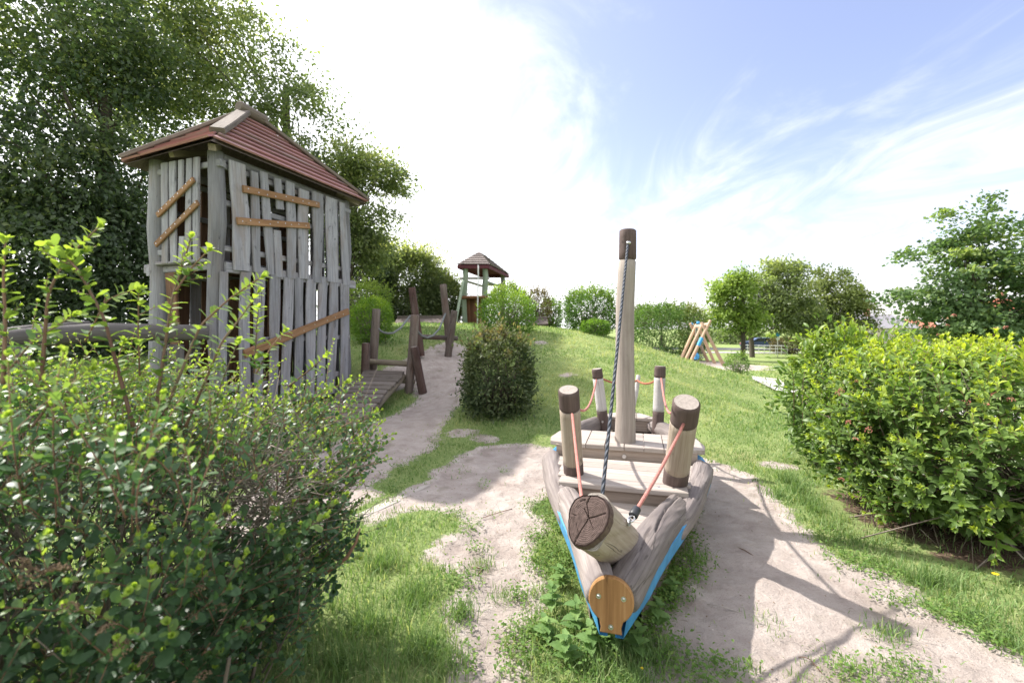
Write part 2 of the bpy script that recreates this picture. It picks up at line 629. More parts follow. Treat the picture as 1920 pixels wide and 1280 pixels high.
M = {}
M['grey_wood'] = wood('weathered_grey_timber', (.155, .153, .172), (.275, .273, .303), (.38, .377, .408), (.20, .155, .13), .6, vary=.20)
M['house_post'] = wood('weathered_round_post', (.135, .134, .15), (.23, .229, .252), (.315, .313, .338), (.24, .20, .17), .5)
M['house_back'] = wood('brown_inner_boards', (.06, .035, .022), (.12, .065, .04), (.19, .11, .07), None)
M['oak_new'] = wood('orange_brown_board', (.17, .088, .042), (.285, .158, .082), (.39, .235, .135), (.25, .17, .11), .5, crack=.3)
M['roof_red'] = wood('faded_red_roof_board', (.20, .092, .092), (.31, .152, .150), (.41, .235, .228), (.29, .23, .215), .8, rough=.75, crack=.5, vary=.2)
M['hip_wood'] = wood('grey_brown_ridge_board', (.12, .095, .08), (.205, .168, .142), (.30, .255, .22), (.14, .12, .105), .6)
M['boat_log'] = wood('boat_log', (.105, .088, .083), (.195, .168, .156), (.285, .252, .236), (.135, .116, .12), .7, crack=.55, bump=.6)
M['boat_plank'] = wood('boat_deck_plank', (.24, .20, .172), (.36, .315, .28), (.45, .40, .36), (.27, .24, .22), .7, crack=.5, bump=.3, vary=.08)
M['boat_riser'] = wood('boat_riser_board', (.16, .125, .10), (.27, .22, .18), (.36, .30, .25), (.18, .15, .135), .6, crack=.4)
M['post_pale'] = wood('pale_debarked_post', (.215, .165, .122), (.335, .275, .22), (.43, .37, .31), (.38, .33, .27), .5, crack=1.2, capcol=(.42, .38, .33), vary=.08)
M['post_grey'] = wood('pale_grey_post', (.34, .32, .31), (.46, .44, .43), (.54, .52, .51), (.40, .38, .37), .5, crack=.6, capcol=(.42, .39, .35), vary=.08)
M['mast_wood'] = wood('mast_timber', (.215, .18, .155), (.305, .265, .235), (.385, .345, .31), (.24, .20, .175), .6, crack=.7, vary=.05)
M['band_brown'] = wood('dark_brown_painted_band', (.055, .038, .034), (.092, .066, .060), (.135, .10, .093), (.13, .10, .09), .5, crack=.5, capcol=(.40, .35, .31), vary=.06)
M['stump_face'] = wood('dark_sawn_end', (.055, .036, .031), (.105, .070, .060), (.16, .112, .097), (.20, .155, .14), .5, capcol=(.135, .092, .080), vary=.02, bump=.7)
M['prow_oak'] = wood('orange_oak_plate', (.20, .10, .038), (.32, .17, .068), (.43, .25, .115), None, crack=.1, vary=.02)
M['ramp_plank'] = wood('ramp_plank', (.095, .078, .066), (.175, .148, .13), (.26, .228, .205), (.14, .12, .09), .6, vary=.22)
M['ramp_log'] = wood('ramp_round_timber', (.11, .09, .065), (.20, .165, .125), (.30, .26, .20), (.15, .15, .08), .5)
M['red_post'] = wood('worn_red_brown_post', (.042, .024, .021), (.075, .043, .037), (.12, .072, .062), (.15, .125, .11), .65, capcol=(.34, .29, .25))
M['old_post'] = wood('old_brown_grey_post', (.075, .056, .047), (.145, .115, .10), (.235, .20, .175), (.13, .07, .055), .6, capcol=(.33, .29, .25))
M['dark_log'] = wood('dark_weathered_log', (.065, .058, .056), (.11, .102, .10), (.16, .15, .147), (.08, .07, .06), .5)
M['tower_green'] = wood('faded_green_post', (.17, .225, .165), (.27, .335, .255), (.36, .42, .335), (.26, .25, .20), .4)
M['tower_board'] = wood('brown_tower_board', (.13, .06, .035), (.22, .105, .06), (.31, .17, .10), None)
M['tower_roof'] = wood('grey_brown_roof_board', (.11, .09, .085), (.19, .16, .15), (.28, .245, .23), None)
M['tower_under'] = wood('dark_red_roof_lining', (.07, .022, .03), (.115, .036, .046), (.16, .06, .07), None)
M['swing_pole'] = wood('pale_orange_pole', (.36, .23, .15), (.50, .345, .24), (.60, .44, .33), (.46, .35, .27), .4)
M['bark'] = wood('tree_bark', (.035, .028, .022), (.075, .062, .05), (.13, .112, .09), (.09, .095, .06), .4, bump=.9)
M['twig_brown'] = wood('red_brown_twig', (.10, .05, .035), (.20, .115, .08), (.30, .20, .14), (.22, .19, .15), .5)
M['twig_grey'] = wood('dry_grey_twig', (.06, .045, .035), (.125, .10, .082), (.21, .18, .155), None)
M['bench_wood'] = wood('dark_bench_board', (.07, .055, .05), (.13, .105, .095), (.19, .16, .145), None)
M['edge_board'] = wood('pale_edging_board', (.24, .21, .185), (.36, .325, .29), (.45, .41, .37), (.33, .28, .24), .5)


def plain(name, col, rough=.6, spec=.4, metal=0., nscale=20, namt=.2, bump=0.0, coord='gc'):
    t = NT(name)
    v = t.attr('gc') if coord == 'gc' else t.pos()
    n = t.noise(v, nscale, 5, .6)
    c = t.mix(t.rng(n, .3, .7, 0, 1), tuple(x * (1 - namt) for x in col), tuple(min(1, x * (1 + namt)) for x in col))
    return t.done(t.bsdf(c, rough, t.bump(n, bump, .004) if bump else None, spec, metal))


M['steel'] = plain('steel', (.55, .55, .56), .35, .5, 1.0)
M['black_plastic'] = plain('black_plastic', (.03, .032, .036), .45)
M['grey_rope'] = plain('grey_rope', (.17, .18, .18), .8, namt=.3, nscale=120)
M['blue_paint'] = plain('blue_hull_paint', (.05, .245, .47), .5, .4, nscale=9, namt=.22)
M['blue_sleeve'] = plain('blue_sleeve', (.05, .30, .62), .5)
M['white_paint'] = plain('white_paint', (.72, .73, .74), .6)
M['pipe_white'] = plain('pale_metal_pole', (.62, .63, .64), .4)


def rope_mat(name, col, dark, pitch, ang=1.0, b=.9):
    """Laid rope: the strands run round the rope as a screw."""
    t = NT(name)
    gc = t.attr('gc')
    sep = t.n.new('ShaderNodeSeparateXYZ'); t.l.new(gc, sep.inputs[0])
    a = t.math('ARCTAN2', sep.outputs[1], sep.outputs[0])
    ph = t.math('ADD', t.math('MULTIPLY', a, ang), t.math('MULTIPLY', sep.outputs[2], 6.2832 / pitch))
    s = t.math('SINE', ph)
    c = t.mix(t.rng(s, -1, .2), dark, col)
    c = t.mix(t.rng(t.noise(gc, 60, 4), .4, .7, 0, .35), c, tuple(min(1, x * 1.3) for x in col))
    return t.done(t.bsdf(c, .65, t.bump(s, b, .004), .35))


M['red_rope'] = rope_mat('salmon_red_sleeved_rope', (.74, .32, .27), (.48, .17, .14), .009, 1)
M['orange_rope'] = rope_mat('orange_sagging_rope', (.60, .22, .13), (.38, .12, .07), .009, 1)
M['black_rope'] = rope_mat('blue_black_laid_rope', (.055, .065, .085), (.012, .014, .02), .052, 3)


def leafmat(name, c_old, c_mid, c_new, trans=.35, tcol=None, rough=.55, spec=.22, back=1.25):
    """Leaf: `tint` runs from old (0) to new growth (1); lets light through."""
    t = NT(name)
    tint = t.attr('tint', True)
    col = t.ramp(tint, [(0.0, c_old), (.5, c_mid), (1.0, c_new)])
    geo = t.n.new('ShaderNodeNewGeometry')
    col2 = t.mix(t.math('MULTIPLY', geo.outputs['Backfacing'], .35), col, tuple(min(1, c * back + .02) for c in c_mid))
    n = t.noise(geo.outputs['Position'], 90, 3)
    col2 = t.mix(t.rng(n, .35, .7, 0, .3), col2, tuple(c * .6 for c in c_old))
    tr = t.n.new('ShaderNodeBsdfTranslucent')
    tc = t.mix(1.0, col, (1.3, 1.4, .7), 'MULTIPLY') if tcol is None else tcol
    t.set(tr.inputs[0], tc)
    mx = t.n.new('ShaderNodeMixShader')
    mx.inputs[0].default_value = trans
    t.l.new(t.bsdf(col2, rough, None, spec), mx.inputs[1])
    t.l.new(tr.outputs[0], mx.inputs[2])
    return t.done(mx.outputs[0])


M['leaf_spirea'] = leafmat('small_round_leaf', (.030, .066, .042), (.080, .155, .062), (.40, .50, .085), .42, rough=.42, spec=.4)
M['leaf_weigela'] = leafmat('pointed_hedge_leaf', (.048, .100, .034), (.160, .25, .048), (.52, .58, .065), .42, rough=.42, spec=.38)
M['leaf_dark'] = leafmat('dark_tree_leaf', (.050, .082, .055), (.112, .158, .074), (.38, .42, .16), .54, rough=.38, spec=.55)
M['leaf_tree'] = leafmat('mid_tree_leaf', (.10, .138, .074), (.225, .27, .118), (.54, .53, .25), .60, rough=.40, spec=.5)
M['leaf_light'] = leafmat('light_tree_leaf', (.11, .18, .04), (.24, .33, .075), (.46, .52, .14), .45)
M['leaf_maple'] = leafmat('maple_leaf', (.062, .115, .055), (.145, .22, .085), (.38, .44, .14), .44)
M['leaf_olive'] = leafmat('olive_tree_leaf', (.080, .110, .040), (.165, .205, .065), (.32, .33, .13), .40)
M['leaf_shrub'] = leafmat('shrub_leaf', (.055, .115, .035), (.135, .225, .055), (.36, .46, .08), .42)
M['leaf_clip'] = leafmat('clipped_shrub_leaf', (.055, .125, .025), (.18, .30, .042), (.46, .56, .08), .44)
M['leaf_red'] = leafmat('reddish_shrub_leaf', (.045, .075, .036), (.13, .155, .065), (.40, .25, .17), .36)
M['leaf_brown'] = leafmat('brown_shrub_leaf', (.08, .07, .03), (.17, .14, .06), (.30, .22, .11), .3)
M['leaf_nettle'] = leafmat('nettle_leaf', (.055, .115, .035), (.13, .23, .07), (.26, .36, .11), .36, rough=.6)
M['grass'] = leafmat('grass_blade', (.072, .155, .048), (.185, .275, .092), (.52, .50, .29), .40, rough=.55, spec=.25)
M['weed'] = leafmat('low_weed_leaf', (.05, .12, .025), (.12, .21, .04), (.30, .34, .10), .35)
M['flower_brown'] = plain('dry_flower_head', (.17, .12, .078), .9, .1, nscale=40, namt=.4)
M['flower_pink'] = plain('faded_pink_flower', (.50, .20, .16), .8, .1, nscale=40, namt=.35)
M['flower_yellow'] = plain('yellow_petal', (.80, .58, .02), .6, .2)


def ground_mats():
    t = NT('trodden_sand')
    p = t.pos()
    big = t.noise(p, .9, 5, .6)
    mid_ = t.noise(p, 5, 6, .65)
    fin = t.noise(p, 110, 4, .7)
    grit = t.noise(p, 380, 2, .6)
    col = t.ramp(t.math('ADD', t.math('MULTIPLY', big, .45), t.math('MULTIPLY', mid_, .55)),
                 [(.34, (.285, .235, .208)), (.5, (.405, .348, .312)), (.66, (.495, .435, .395))])
    col = t.mix(t.rng(fin, .52, .72, 0, .55), col, (.20, .155, .13))
    col = t.mix(t.rng(grit, .62, .75, 0, .6), col, (.55, .49, .44))
    col = t.mix(t.rng(t.noise(p, 2.2, 4), .58, .72, 0, .5), col, (.19, .17, .115))
    st = t.noise(t.vmath('MULTIPLY', p, (14, 60, 14)), 1, 3)
    col = t.mix(t.rng(st, .66, .74, 0, .5), col, (.16, .125, .10))
    h = t.math('ADD', t.math('ADD', t.math('MULTIPLY', mid_, 1.6), t.math('MULTIPLY', fin, .45)), t.math('MULTIPLY', grit, .2))
    foot = t.noise(p, 13, 3, .5, .4)
    h = t.math('ADD', h, t.math('MULTIPLY', foot, 1.1))
    M['sand'] = t.done(t.bsdf(col, .95, t.bump(h, 1.0, .026), .1))
    t = NT('lawn_soil')
    p = t.pos()
    a = t.noise(p, 1.3, 5, .6)
    b = t.noise(p, 45, 5, .7)
    col = t.ramp(t.math('ADD', t.math('MULTIPLY', a, .5), t.math('MULTIPLY', b, .5)),
                 [(.32, (.115, .17, .05)), (.5, (.21, .27, .095)), (.66, (.31, .33, .15))])
    col = t.mix(t.rng(t.noise(p, .55, 4), .56, .72, 0, .5), col, (.27, .25, .11))
    fringe = t.math('ADD', t.attr('sand', True), t.math('MULTIPLY', t.math('SUBTRACT', t.noise(p, 24, 5, .7), .5), .9))
    sc = t.ramp(t.noise(p, 5, 6, .65), [(.34, (.285, .235, .208)), (.5, (.405, .348, .312)), (.66, (.495, .435, .395))])
    col = t.mix(t.rng(fringe, .35, .6), col, sc)
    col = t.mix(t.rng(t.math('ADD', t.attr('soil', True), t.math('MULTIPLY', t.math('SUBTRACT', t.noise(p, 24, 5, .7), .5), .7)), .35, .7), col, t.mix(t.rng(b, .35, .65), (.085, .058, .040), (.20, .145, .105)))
    M['lawn'] = t.done(t.bsdf(col, .95, t.bump(b, .9, .03), .08))
    M['litter'] = leafmat('dry_leaf_litter', (.10, .065, .04), (.19, .125, .08), (.34, .26, .17), .1)
    M['pebble'] = plain('pebble', (.42, .38, .34), .85, .2, nscale=30, namt=.5, coord='pos')
    M['asphalt'] = plain('asphalt', (.12, .12, .125), .9, .2, nscale=40, coord='pos')
    M['concrete'] = plain('pale_paving', (.42, .40, .38), .9, .2, nscale=15, coord='pos')


ground_mats()

# ------------------------------------------------------------------ where the sand lies (outlines surveyed on the ground)
def outline(pts):
    return np.array([ground_at(a, b) for a, b in pts])


SAND = [outline(o) for o in (
    # trodden path from the hill down past the ramp
    [(843, 642), (866, 652), (868, 700), (862, 735), (842, 770), (814, 800), (806, 836), (752, 864), (712, 884), (692, 900), (666, 916), (684, 930),
     (640, 955), (600, 985), (520, 1010), (420, 990), (470, 930), (560, 880), (640, 830), (690, 800), (760, 772), (800, 742), (775, 715), (705, 735), (690, 745), (672, 748), (700, 712), (745, 690), (785, 668), (815, 652)],
    # apron on the near left of the boat, with its tongue
    [(700, 972), (760, 938), (806, 910), (832, 884), (868, 856), (910, 842), (960, 836), (1022, 842), (1060, 870), (1120, 930), (1060, 930), (1030, 915), (1000, 932), (978, 948), (986, 968), (1002, 986),
     (984, 1012), (978, 1040), (992, 1070), (1004, 1098), (968, 1108), (950, 1102), (906, 1100), (884, 1078), (862, 1056), (828, 1044), (832, 1014), (878, 1002), (896, 978), (868, 956), (800, 946), (740, 952)],
    [(886, 1085), (950, 1096), (965, 1112), (990, 1138), (944, 1168), (932, 1210), (950, 1250), (985, 1300), (1000, 1400), (860, 1400), (868, 1290), (884, 1205), (872, 1140)],
    # broad path on the right of the boat
    [(1300, 858), (1330, 868), (1402, 890), (1440, 938), (1486, 992), (1562, 1062), (1652, 1128), (1745, 1168), (1828, 1200), (1900, 1236), (2000, 1290), (2100, 1420), (1300, 1420), (1262, 1300),
     (1236, 1200), (1270, 1140), (1335, 1108), (1318, 1060), (1290, 1010), (1310, 950), (1285, 900), (1200, 900), (1200, 860)],
)]
SAND.append(np.array([(8.6, 25.6), (13.6, 25.2), (15.5, 27.5), (13.5, 30.5), (9.5, 30.5), (7.8, 28)]))
BALD = [(1432, 1162, .05), (1462, 1195, .05), (1668, 1190, .16), (905, 912, .05), (868, 886, .05), (946, 884, .06), (852, 898, .06), (1300, 1262, .16), (1400, 1255, .12), (1590, 1262, .14), (1690, 1262, .14), (1500, 1275, .1),
        (865, 970, .1), (925, 962, .1), (905, 1030, .06), (1150, 960, .3), (1020, 960, .12), (1010, 1000, .1)]
BALD = [(*ground_at(a, b), r) for a, b, r in BALD]       # islands of grass inside the sand
HOLES = [(868, 812, .07), (908, 822, .05), (1062, 703, .04), (1458, 872, .05), (1650, 1100, .06), (1600, 1080, .06), (1012, 642, .08)]
HOLES = [(*ground_at(a, b), r) for a, b, r in HOLES]     # worn spots in the grass


def signed_poly(x, y, poly):
    """Distance to the outline, positive inside."""
    inside = np.zeros(x.shape, bool)
    best = np.full(x.shape, 1e9)
    n = len(poly)
    for i in range(n):
        ax, ay = poly[i]; bx, by = poly[(i + 1) % n]
        dx, dy = bx - ax, by - ay
        t = np.clip(((x - ax) * dx + (y - ay) * dy) / (dx * dx + dy * dy + 1e-12), 0, 1)
        best = np.minimum(best, np.hypot(x - ax - t * dx, y - ay - t * dy))
        cond = (ay > y) != (by > y)
        xx = ax + (y - ay) / (by - ay + 1e-12) * dx
        inside ^= cond & (x < xx)
    return np.where(inside, best, -best)


def sand_at(x, y, bald=True):
    x = np.asarray(x, float); y = np.asarray(y, float)
    s = np.full(x.shape, -1e9)
    for p in SAND:
        lo, hi = p.min(0) - 1.2, p.max(0) + 1.2
        m = (x > lo[0]) & (x < hi[0]) & (y > lo[1]) & (y < hi[1])
        if m.any():
            s[m] = np.maximum(s[m], signed_poly(x[m], y[m], p))
    for a, b, r in HOLES:
        s = np.maximum(s, r - np.hypot((x - a) * .8, (y - b) * 1.0))
    if bald:
        for a, b, r in BALD:
            s = np.minimum(s, np.hypot(x - a, y - b) - r + (fbm(x * 9, y * 9, 6, 3) - .5) * .25 * r)
    return s + (fbm(x * 3.5, y * 3.5, 5, 4) - .5) * .20 + (fbm(x * 14, y * 14, 9, 3) - .5) * .10


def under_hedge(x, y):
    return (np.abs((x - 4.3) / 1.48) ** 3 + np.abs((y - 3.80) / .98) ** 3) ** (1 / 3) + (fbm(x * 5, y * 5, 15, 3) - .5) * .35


def axis(segs):
    out = [segs[0][0]]
    for a, b, s0, s1 in segs:
        n = max(1, int(round(abs(b - a) / ((s0 + s1) / 2))))
        t = np.linspace(0, 1, n + 1)[1:]
        k = s1 / s0
        u = t if abs(k - 1) < 1e-6 else (k ** t - 1) / (k - 1)
        out += list(a + (b - a) * u)
    return np.array(out)


gxs = axis([(-900, -60, 250, 12), (-60, -9, 10, .6), (-9, -2.4, .5, .05), (-2.4, 4.4, .036, .036), (4.4, 11, .05, .5), (11, 60, .6, 10), (60, 900, 12, 250)])
gys = axis([(-60, -4, 12, 1.0), (-4, 1.3, .6, .05), (1.3, 6.2, .036, .036), (6.2, 14, .042, .2), (14, 34, .25, .9), (34, 120, 1.2, 12), (120, 1500, 20, 350)])
GX, GY = np.meshgrid(gxs, gys, indexing='ij')
GZ = terrain(GX, GY)
near = np.clip(1 - (np.hypot(GX - 1, GY - 4) - 4) / 5, 0, 1)
SV = sand_at(GX, GY, False)
UH = under_hedge(GX, GY)
# sand is trodden a little below the turf
GZ = GZ - .018 * near * np.clip(SV / .12 + .5, 0, 1) + near * ((fbm(GX * 7, GY * 7, 8, 3) - .5) * .030 + (fbm(GX * 2.6, GY * 2.6, 18, 2) - .5) * .035 * np.clip(SV * 5, 0, 1))
_nx, _ny = GX.shape
vid = np.arange(_nx * _ny).reshape(_nx, _ny)
q = np.stack([vid[:-1, :-1], vid[1:, :-1], vid[1:, 1:], vid[:-1, 1:]], -1).reshape(-1, 4)
cs = (SV[:-1, :-1] + SV[1:, :-1] + SV[1:, 1:] + SV[:-1, 1:]).reshape(-1) / 4
far_cell = (GY[:-1, :-1] > 35).reshape(-1)
is_sand = (cs > 0) & ~far_cell
allv = np.stack([GX.ravel(), GY.ravel(), GZ.ravel()], 1)


def sub_sheet(name, mask, mat):
    qq = q[mask]
    used, inv = np.unique(qq, return_inverse=True)
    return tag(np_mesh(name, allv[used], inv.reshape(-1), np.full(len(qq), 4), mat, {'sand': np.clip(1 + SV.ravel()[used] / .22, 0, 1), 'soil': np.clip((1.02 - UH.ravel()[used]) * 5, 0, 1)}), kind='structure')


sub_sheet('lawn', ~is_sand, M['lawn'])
sub_sheet('sand_path', is_sand, M['sand'])


# ------------------------------------------------------------------ leaves and blades
T_LEAF = {
    'far': (np.array([(0, 0, 0), (.5, -.5, .12), (1, 0, -.05), (.5, .5, .12)]), [(0, 2, 1), (0, 3, 2)]),
    'mid': (np.array([(0, 0, 0), (.45, -.5, .10), (.5, 0, 0), (1, 0, -.10), (.45, .5, .10)]), [(0, 2, 1), (2, 3, 1), (0, 4, 2), (2, 4, 3)]),
    'oval': (np.array([(0, 0, 0), (.4, 0, .02), (.78, 0, .0), (1, 0, -.05), (.30, -.34, .07), (.70, -.48, .06), (.30, .34, .07), (.70, .48, .06), (.94, -.26, 0), (.94, .26, 0)]),
             [(0, 1, 4), (1, 2, 5, 4), (2, 3, 8, 5), (0, 6, 1), (1, 6, 7, 2), (2, 7, 9, 3)]),
    'pointed': (np.array([(0, 0, 0), (.35, 0, .03), (.70, 0, .02), (1, 0, -.12), (.22, -.36, .08), (.52, -.48, .10), (.80, -.26, .02), (.22, .36, .08), (.52, .48, .10), (.80, .26, .02)]),
                [(0, 1, 4), (1, 2, 5, 4), (2, 6, 5), (2, 3, 6), (0, 7, 1), (1, 7, 8, 2), (2, 8, 9), (2, 9, 3)]),
}
# a nettle leaf: heart-shaped with a toothed rim
_net = [(0, 0, 0)]
for sgn in (-1, 1):
    for k, (l, w) in enumerate(((.02, .26), (.16, .44), (.22, .36), (.36, .43), (.42, .33), (.55, .34), (.60, .25), (.74, .22), (.80, .13))):
        _net.append((l, sgn * w, .07 * (w / .44)))
_net.append((1.0, 0, -.12))
_net.append((.45, 0, .0))
T_LEAF['nettle'] = (np.array(_net), [(20, 19, 9), (20, 9, 8), (20, 8, 7), (20, 7, 6), (20, 6, 5), (20, 5, 4), (20, 4, 3), (20, 3, 2), (20, 2, 1), (20, 1, 0),
                                     (20, 18, 19), (20, 17, 18), (20, 16, 17), (20, 15, 16), (20, 14, 15), (20, 13, 14), (20, 12, 13), (20, 11, 12), (20, 10, 11), (20, 0, 10)])


def unit(a):
    return a / np.maximum(np.linalg.norm(a, axis=1, keepdims=True), 1e-9)


def leaf_mesh(name, pos, dr, nr, L, W, tint, kind, mat, parent=None):
    tv, tf = T_LEAF[kind]
    n, k = len(pos), len(tv)
    dr = unit(dr)
    nr = unit(nr - dr * (nr * dr).sum(1, keepdims=True))
    sdv = np.cross(nr, dr)
    L = np.broadcast_to(L, n)[:, None, None]; W = np.broadcast_to(W, n)[:, None, None]
    v = pos[:, None, :] + dr[:, None, :] * (tv[None, :, 0:1] * L) + sdv[:, None, :] * (tv[None, :, 1:2] * W) + nr[:, None, :] * (tv[None, :, 2:3] * L)
    base = np.array([i for f in tf for i in f])
    cnt = np.array([len(f) for f in tf])
    loops = (base[None, :] + (np.arange(n) * k)[:, None]).reshape(-1)
    return np_mesh(name, v.reshape(-1, 3), loops, np.tile(cnt, n), mat, {'tint': np.repeat(np.clip(tint, 0, 1), k)}, True, parent)


_leafbank = {}


def leaf_object(name, pos, dr, nr, L, W, tint, kind, mat, parent):
    """One leaf as an object of its own; alike leaves share their mesh."""
    key = (name, kind, mat.name, int(round(min(1, max(0, tint)) * 7)))
    if key not in _leafbank:
        tv, tf = T_LEAF[kind]
        me = bpy.data.meshes.new(name)
        me.from_pydata([tuple(q_) for q_ in tv], [], tf)
        me.polygons.foreach_set('use_smooth', [True] * len(tf))
        me.attributes.new('tint', 'FLOAT', 'POINT').data.foreach_set('value', np.full(len(tv), key[3] / 7.0, np.float32))
        me.materials.append(mat)
        _leafbank[key] = me
    d = Vector(dr).normalized()
    n = Vector(nr)
    n = (n - d * n.dot(d)).normalized()
    s = n.cross(d)
    p = Vector(pos) - origin_of(parent)
    o = link(name, _leafbank[key], parent)
    o.matrix_basis = Matrix(((d.x * L, s.x * W, n.x * L, p.x), (d.y * L, s.y * W, n.y * L, p.y), (d.z * L, s.z * W, n.z * L, p.z), (0, 0, 0, 1)))
    return o


def blades(name, x, y, z, L, W, tint, mat, lean=.5, seed=1):
    r = np.random.default_rng(seed)
    n = len(x)
    a = r.uniform(0, 6.2832, n)
    ln = np.abs(r.normal(lean, .28, n))
    dx, dy = np.cos(a), np.sin(a)
    b = a + 1.5708 + r.normal(0, .5, n)
    sx, sy = np.cos(b) * W / 2, np.sin(b) * W / 2
    cosl, sinl = np.cos(ln), np.sin(ln)
    p0 = np.stack([x, y, z - .004], 1)
    m = p0 + np.stack([dx * sinl * .35 * L, dy * sinl * .35 * L, cosl * .6 * L], 1)
    tp = p0 + np.stack([dx * sinl * L, dy * sinl * L, np.maximum(cosl, .12) * L], 1)
    s = np.stack([sx, sy, np.zeros(n)], 1)
    v = np.stack([p0 - s, p0 + s, m + s * .8, m - s * .8, tp], 1).reshape(-1, 3)
    base = np.array([0, 1, 2, 3, 3, 2, 4])
    loops = (base[None] + (np.arange(n) * 5)[:, None]).reshape(-1)
    t = np.repeat(np.clip(tint, 0, 1), 5)
    return np_mesh(name, v, loops, np.tile([4, 3], n), mat, {'tint': t}, True)


def grass_field():
    X, Y, LL, WW, TT = [], [], [], [], []
    for d0, d1, dens, l, w in ((1.1, 2.6, 4300, .074, .0046), (2.6, 4.2, 3000, .058, .0055), (4.2, 7.0, 1700, .050, .0075), (7.0, 11.0, 850, .056, .0115), (11.0, 17.0, 340, .065, .020), (17., 30., 90, .08, .04)):
        area = (d1 - d0) * (1.22 * (d0 + d1) + 1.2)
        n = int(area * dens)
        y = RNG.uniform(d0, d1, n)
        x = RNG.uniform(-1, 1, n) * (1.22 * y + .6)
        s = sand_at(x, y)
        cl = fbm(x * 2.2, y * 2.2, 21, 3)
        p = np.clip(-s / .13 + .18, 0, 1) ** 1.1 * np.clip(.35 + 1.4 * cl, .3, 1)
        p = p * np.where(under_hedge(x, y) < 1, .12, 1)
        # a few stray blades out on the sand near its rim
        p = np.maximum(p, .012 * (s < .25))
        # under the boat and the walls nothing shows
        keep = RNG.random(n) < p
        x, y, s, cl = x[keep], y[keep], s[keep], cl[keep]
        n = len(x)
        clump = np.clip((vnoise(x * 9, y * 9, 77) - .45) * 3, -.4, 1)
        lush = np.clip((fbm(x * .8 + 7, y * .8, 31, 3) - .35) * 2.2, 0, 1)
        edge = np.clip(-s / .3, .25, 1)
        L = l * (.55 + .9 * RNG.random(n)) * (.65 + .7 * lush) * (.5 + .5 * edge) * (1 + .35 * clump)
        leftlawn = ((x < .4) & (y < 3.6)) | ((x > 1.7) & (x < 3.6) & (y < 5.2))
        L = np.where(leftlawn, L * 1.12, L)
        hill = np.clip((y - 5.5) / 3, 0, 1)
        dry = fbm(x * 1.4, y * 1.4, 41, 4)
        t = .06 + .46 * RNG.random(n) + .10 * leftlawn * (RNG.random(n) < .3) + .6 * np.clip((dry - .46) * 3, 0, 1) * (.5 + .5 * hill) + .16 * hill * np.clip((x + .5) / 1.5, 0, 1)
        t = np.where(RNG.random(n) < .12 + .16 * np.clip((dry - .40) * 4, 0, 1), .68 + .25 * RNG.random(n), t)
        X.append(x); Y.append(y); LL.append(L); WW.append(w * (.7 + .6 * RNG.random(n))); TT.append(t)
    # tufts of longer grass along the right-hand bush and beside the boat
    for px, py, n, l in ((1475, 905, 170, .17), (1500, 925, 150, .16), (1455, 930, 110, .12), (1560, 990, 120, .10), (1530, 960, 140, .13), (1730, 1092, 240, .13), (1765, 1090, 150, .11), (1600, 1020, 110, .09), (1660, 1060, 90, .08),
                         (1440, 1165, 40, .05), (1670, 1190, 110, .04), (1270, 985, 150, .10), (1300, 1050, 150, .09), (1225, 1240, 240, .13), (1120, 1250, 200, .10), (1190, 1285, 200, .12), (940, 1120, 130, .05), (905, 1060, 120, .06),
                         (780, 1120, 220, .12), (720, 1060, 200, .12), (690, 1180, 220, .13), (800, 1220, 220, .12), (640, 1250, 200, .13), (860, 1150, 160, .10), (840, 1250, 160, .11), (1820, 1160, 160, .08), (1880, 1200, 160, .08),
                         (1520, 945, 120, .15), (1040, 940, 120, .06), (1010, 955, 100, .05)):
        a, b = ground_at(px, py)
        X.append(a + RNG.normal(0, .055, n)); Y.append(b + RNG.normal(0, .055, n))
        LL.append(l * (.5 + .7 * RNG.random(n))); WW.append(np.full(n, .0045)); TT.append(.15 + .5 * RNG.random(n) ** 1.5)
    x, y, L, W, t = (np.concatenate(q_) for q_ in (X, Y, LL, WW, TT))
    o = blades('grass', x, y, terrain(x, y), L, W, t, M['grass'], lean=.62, seed=3)
    tag(o, kind='stuff')


grass_field()


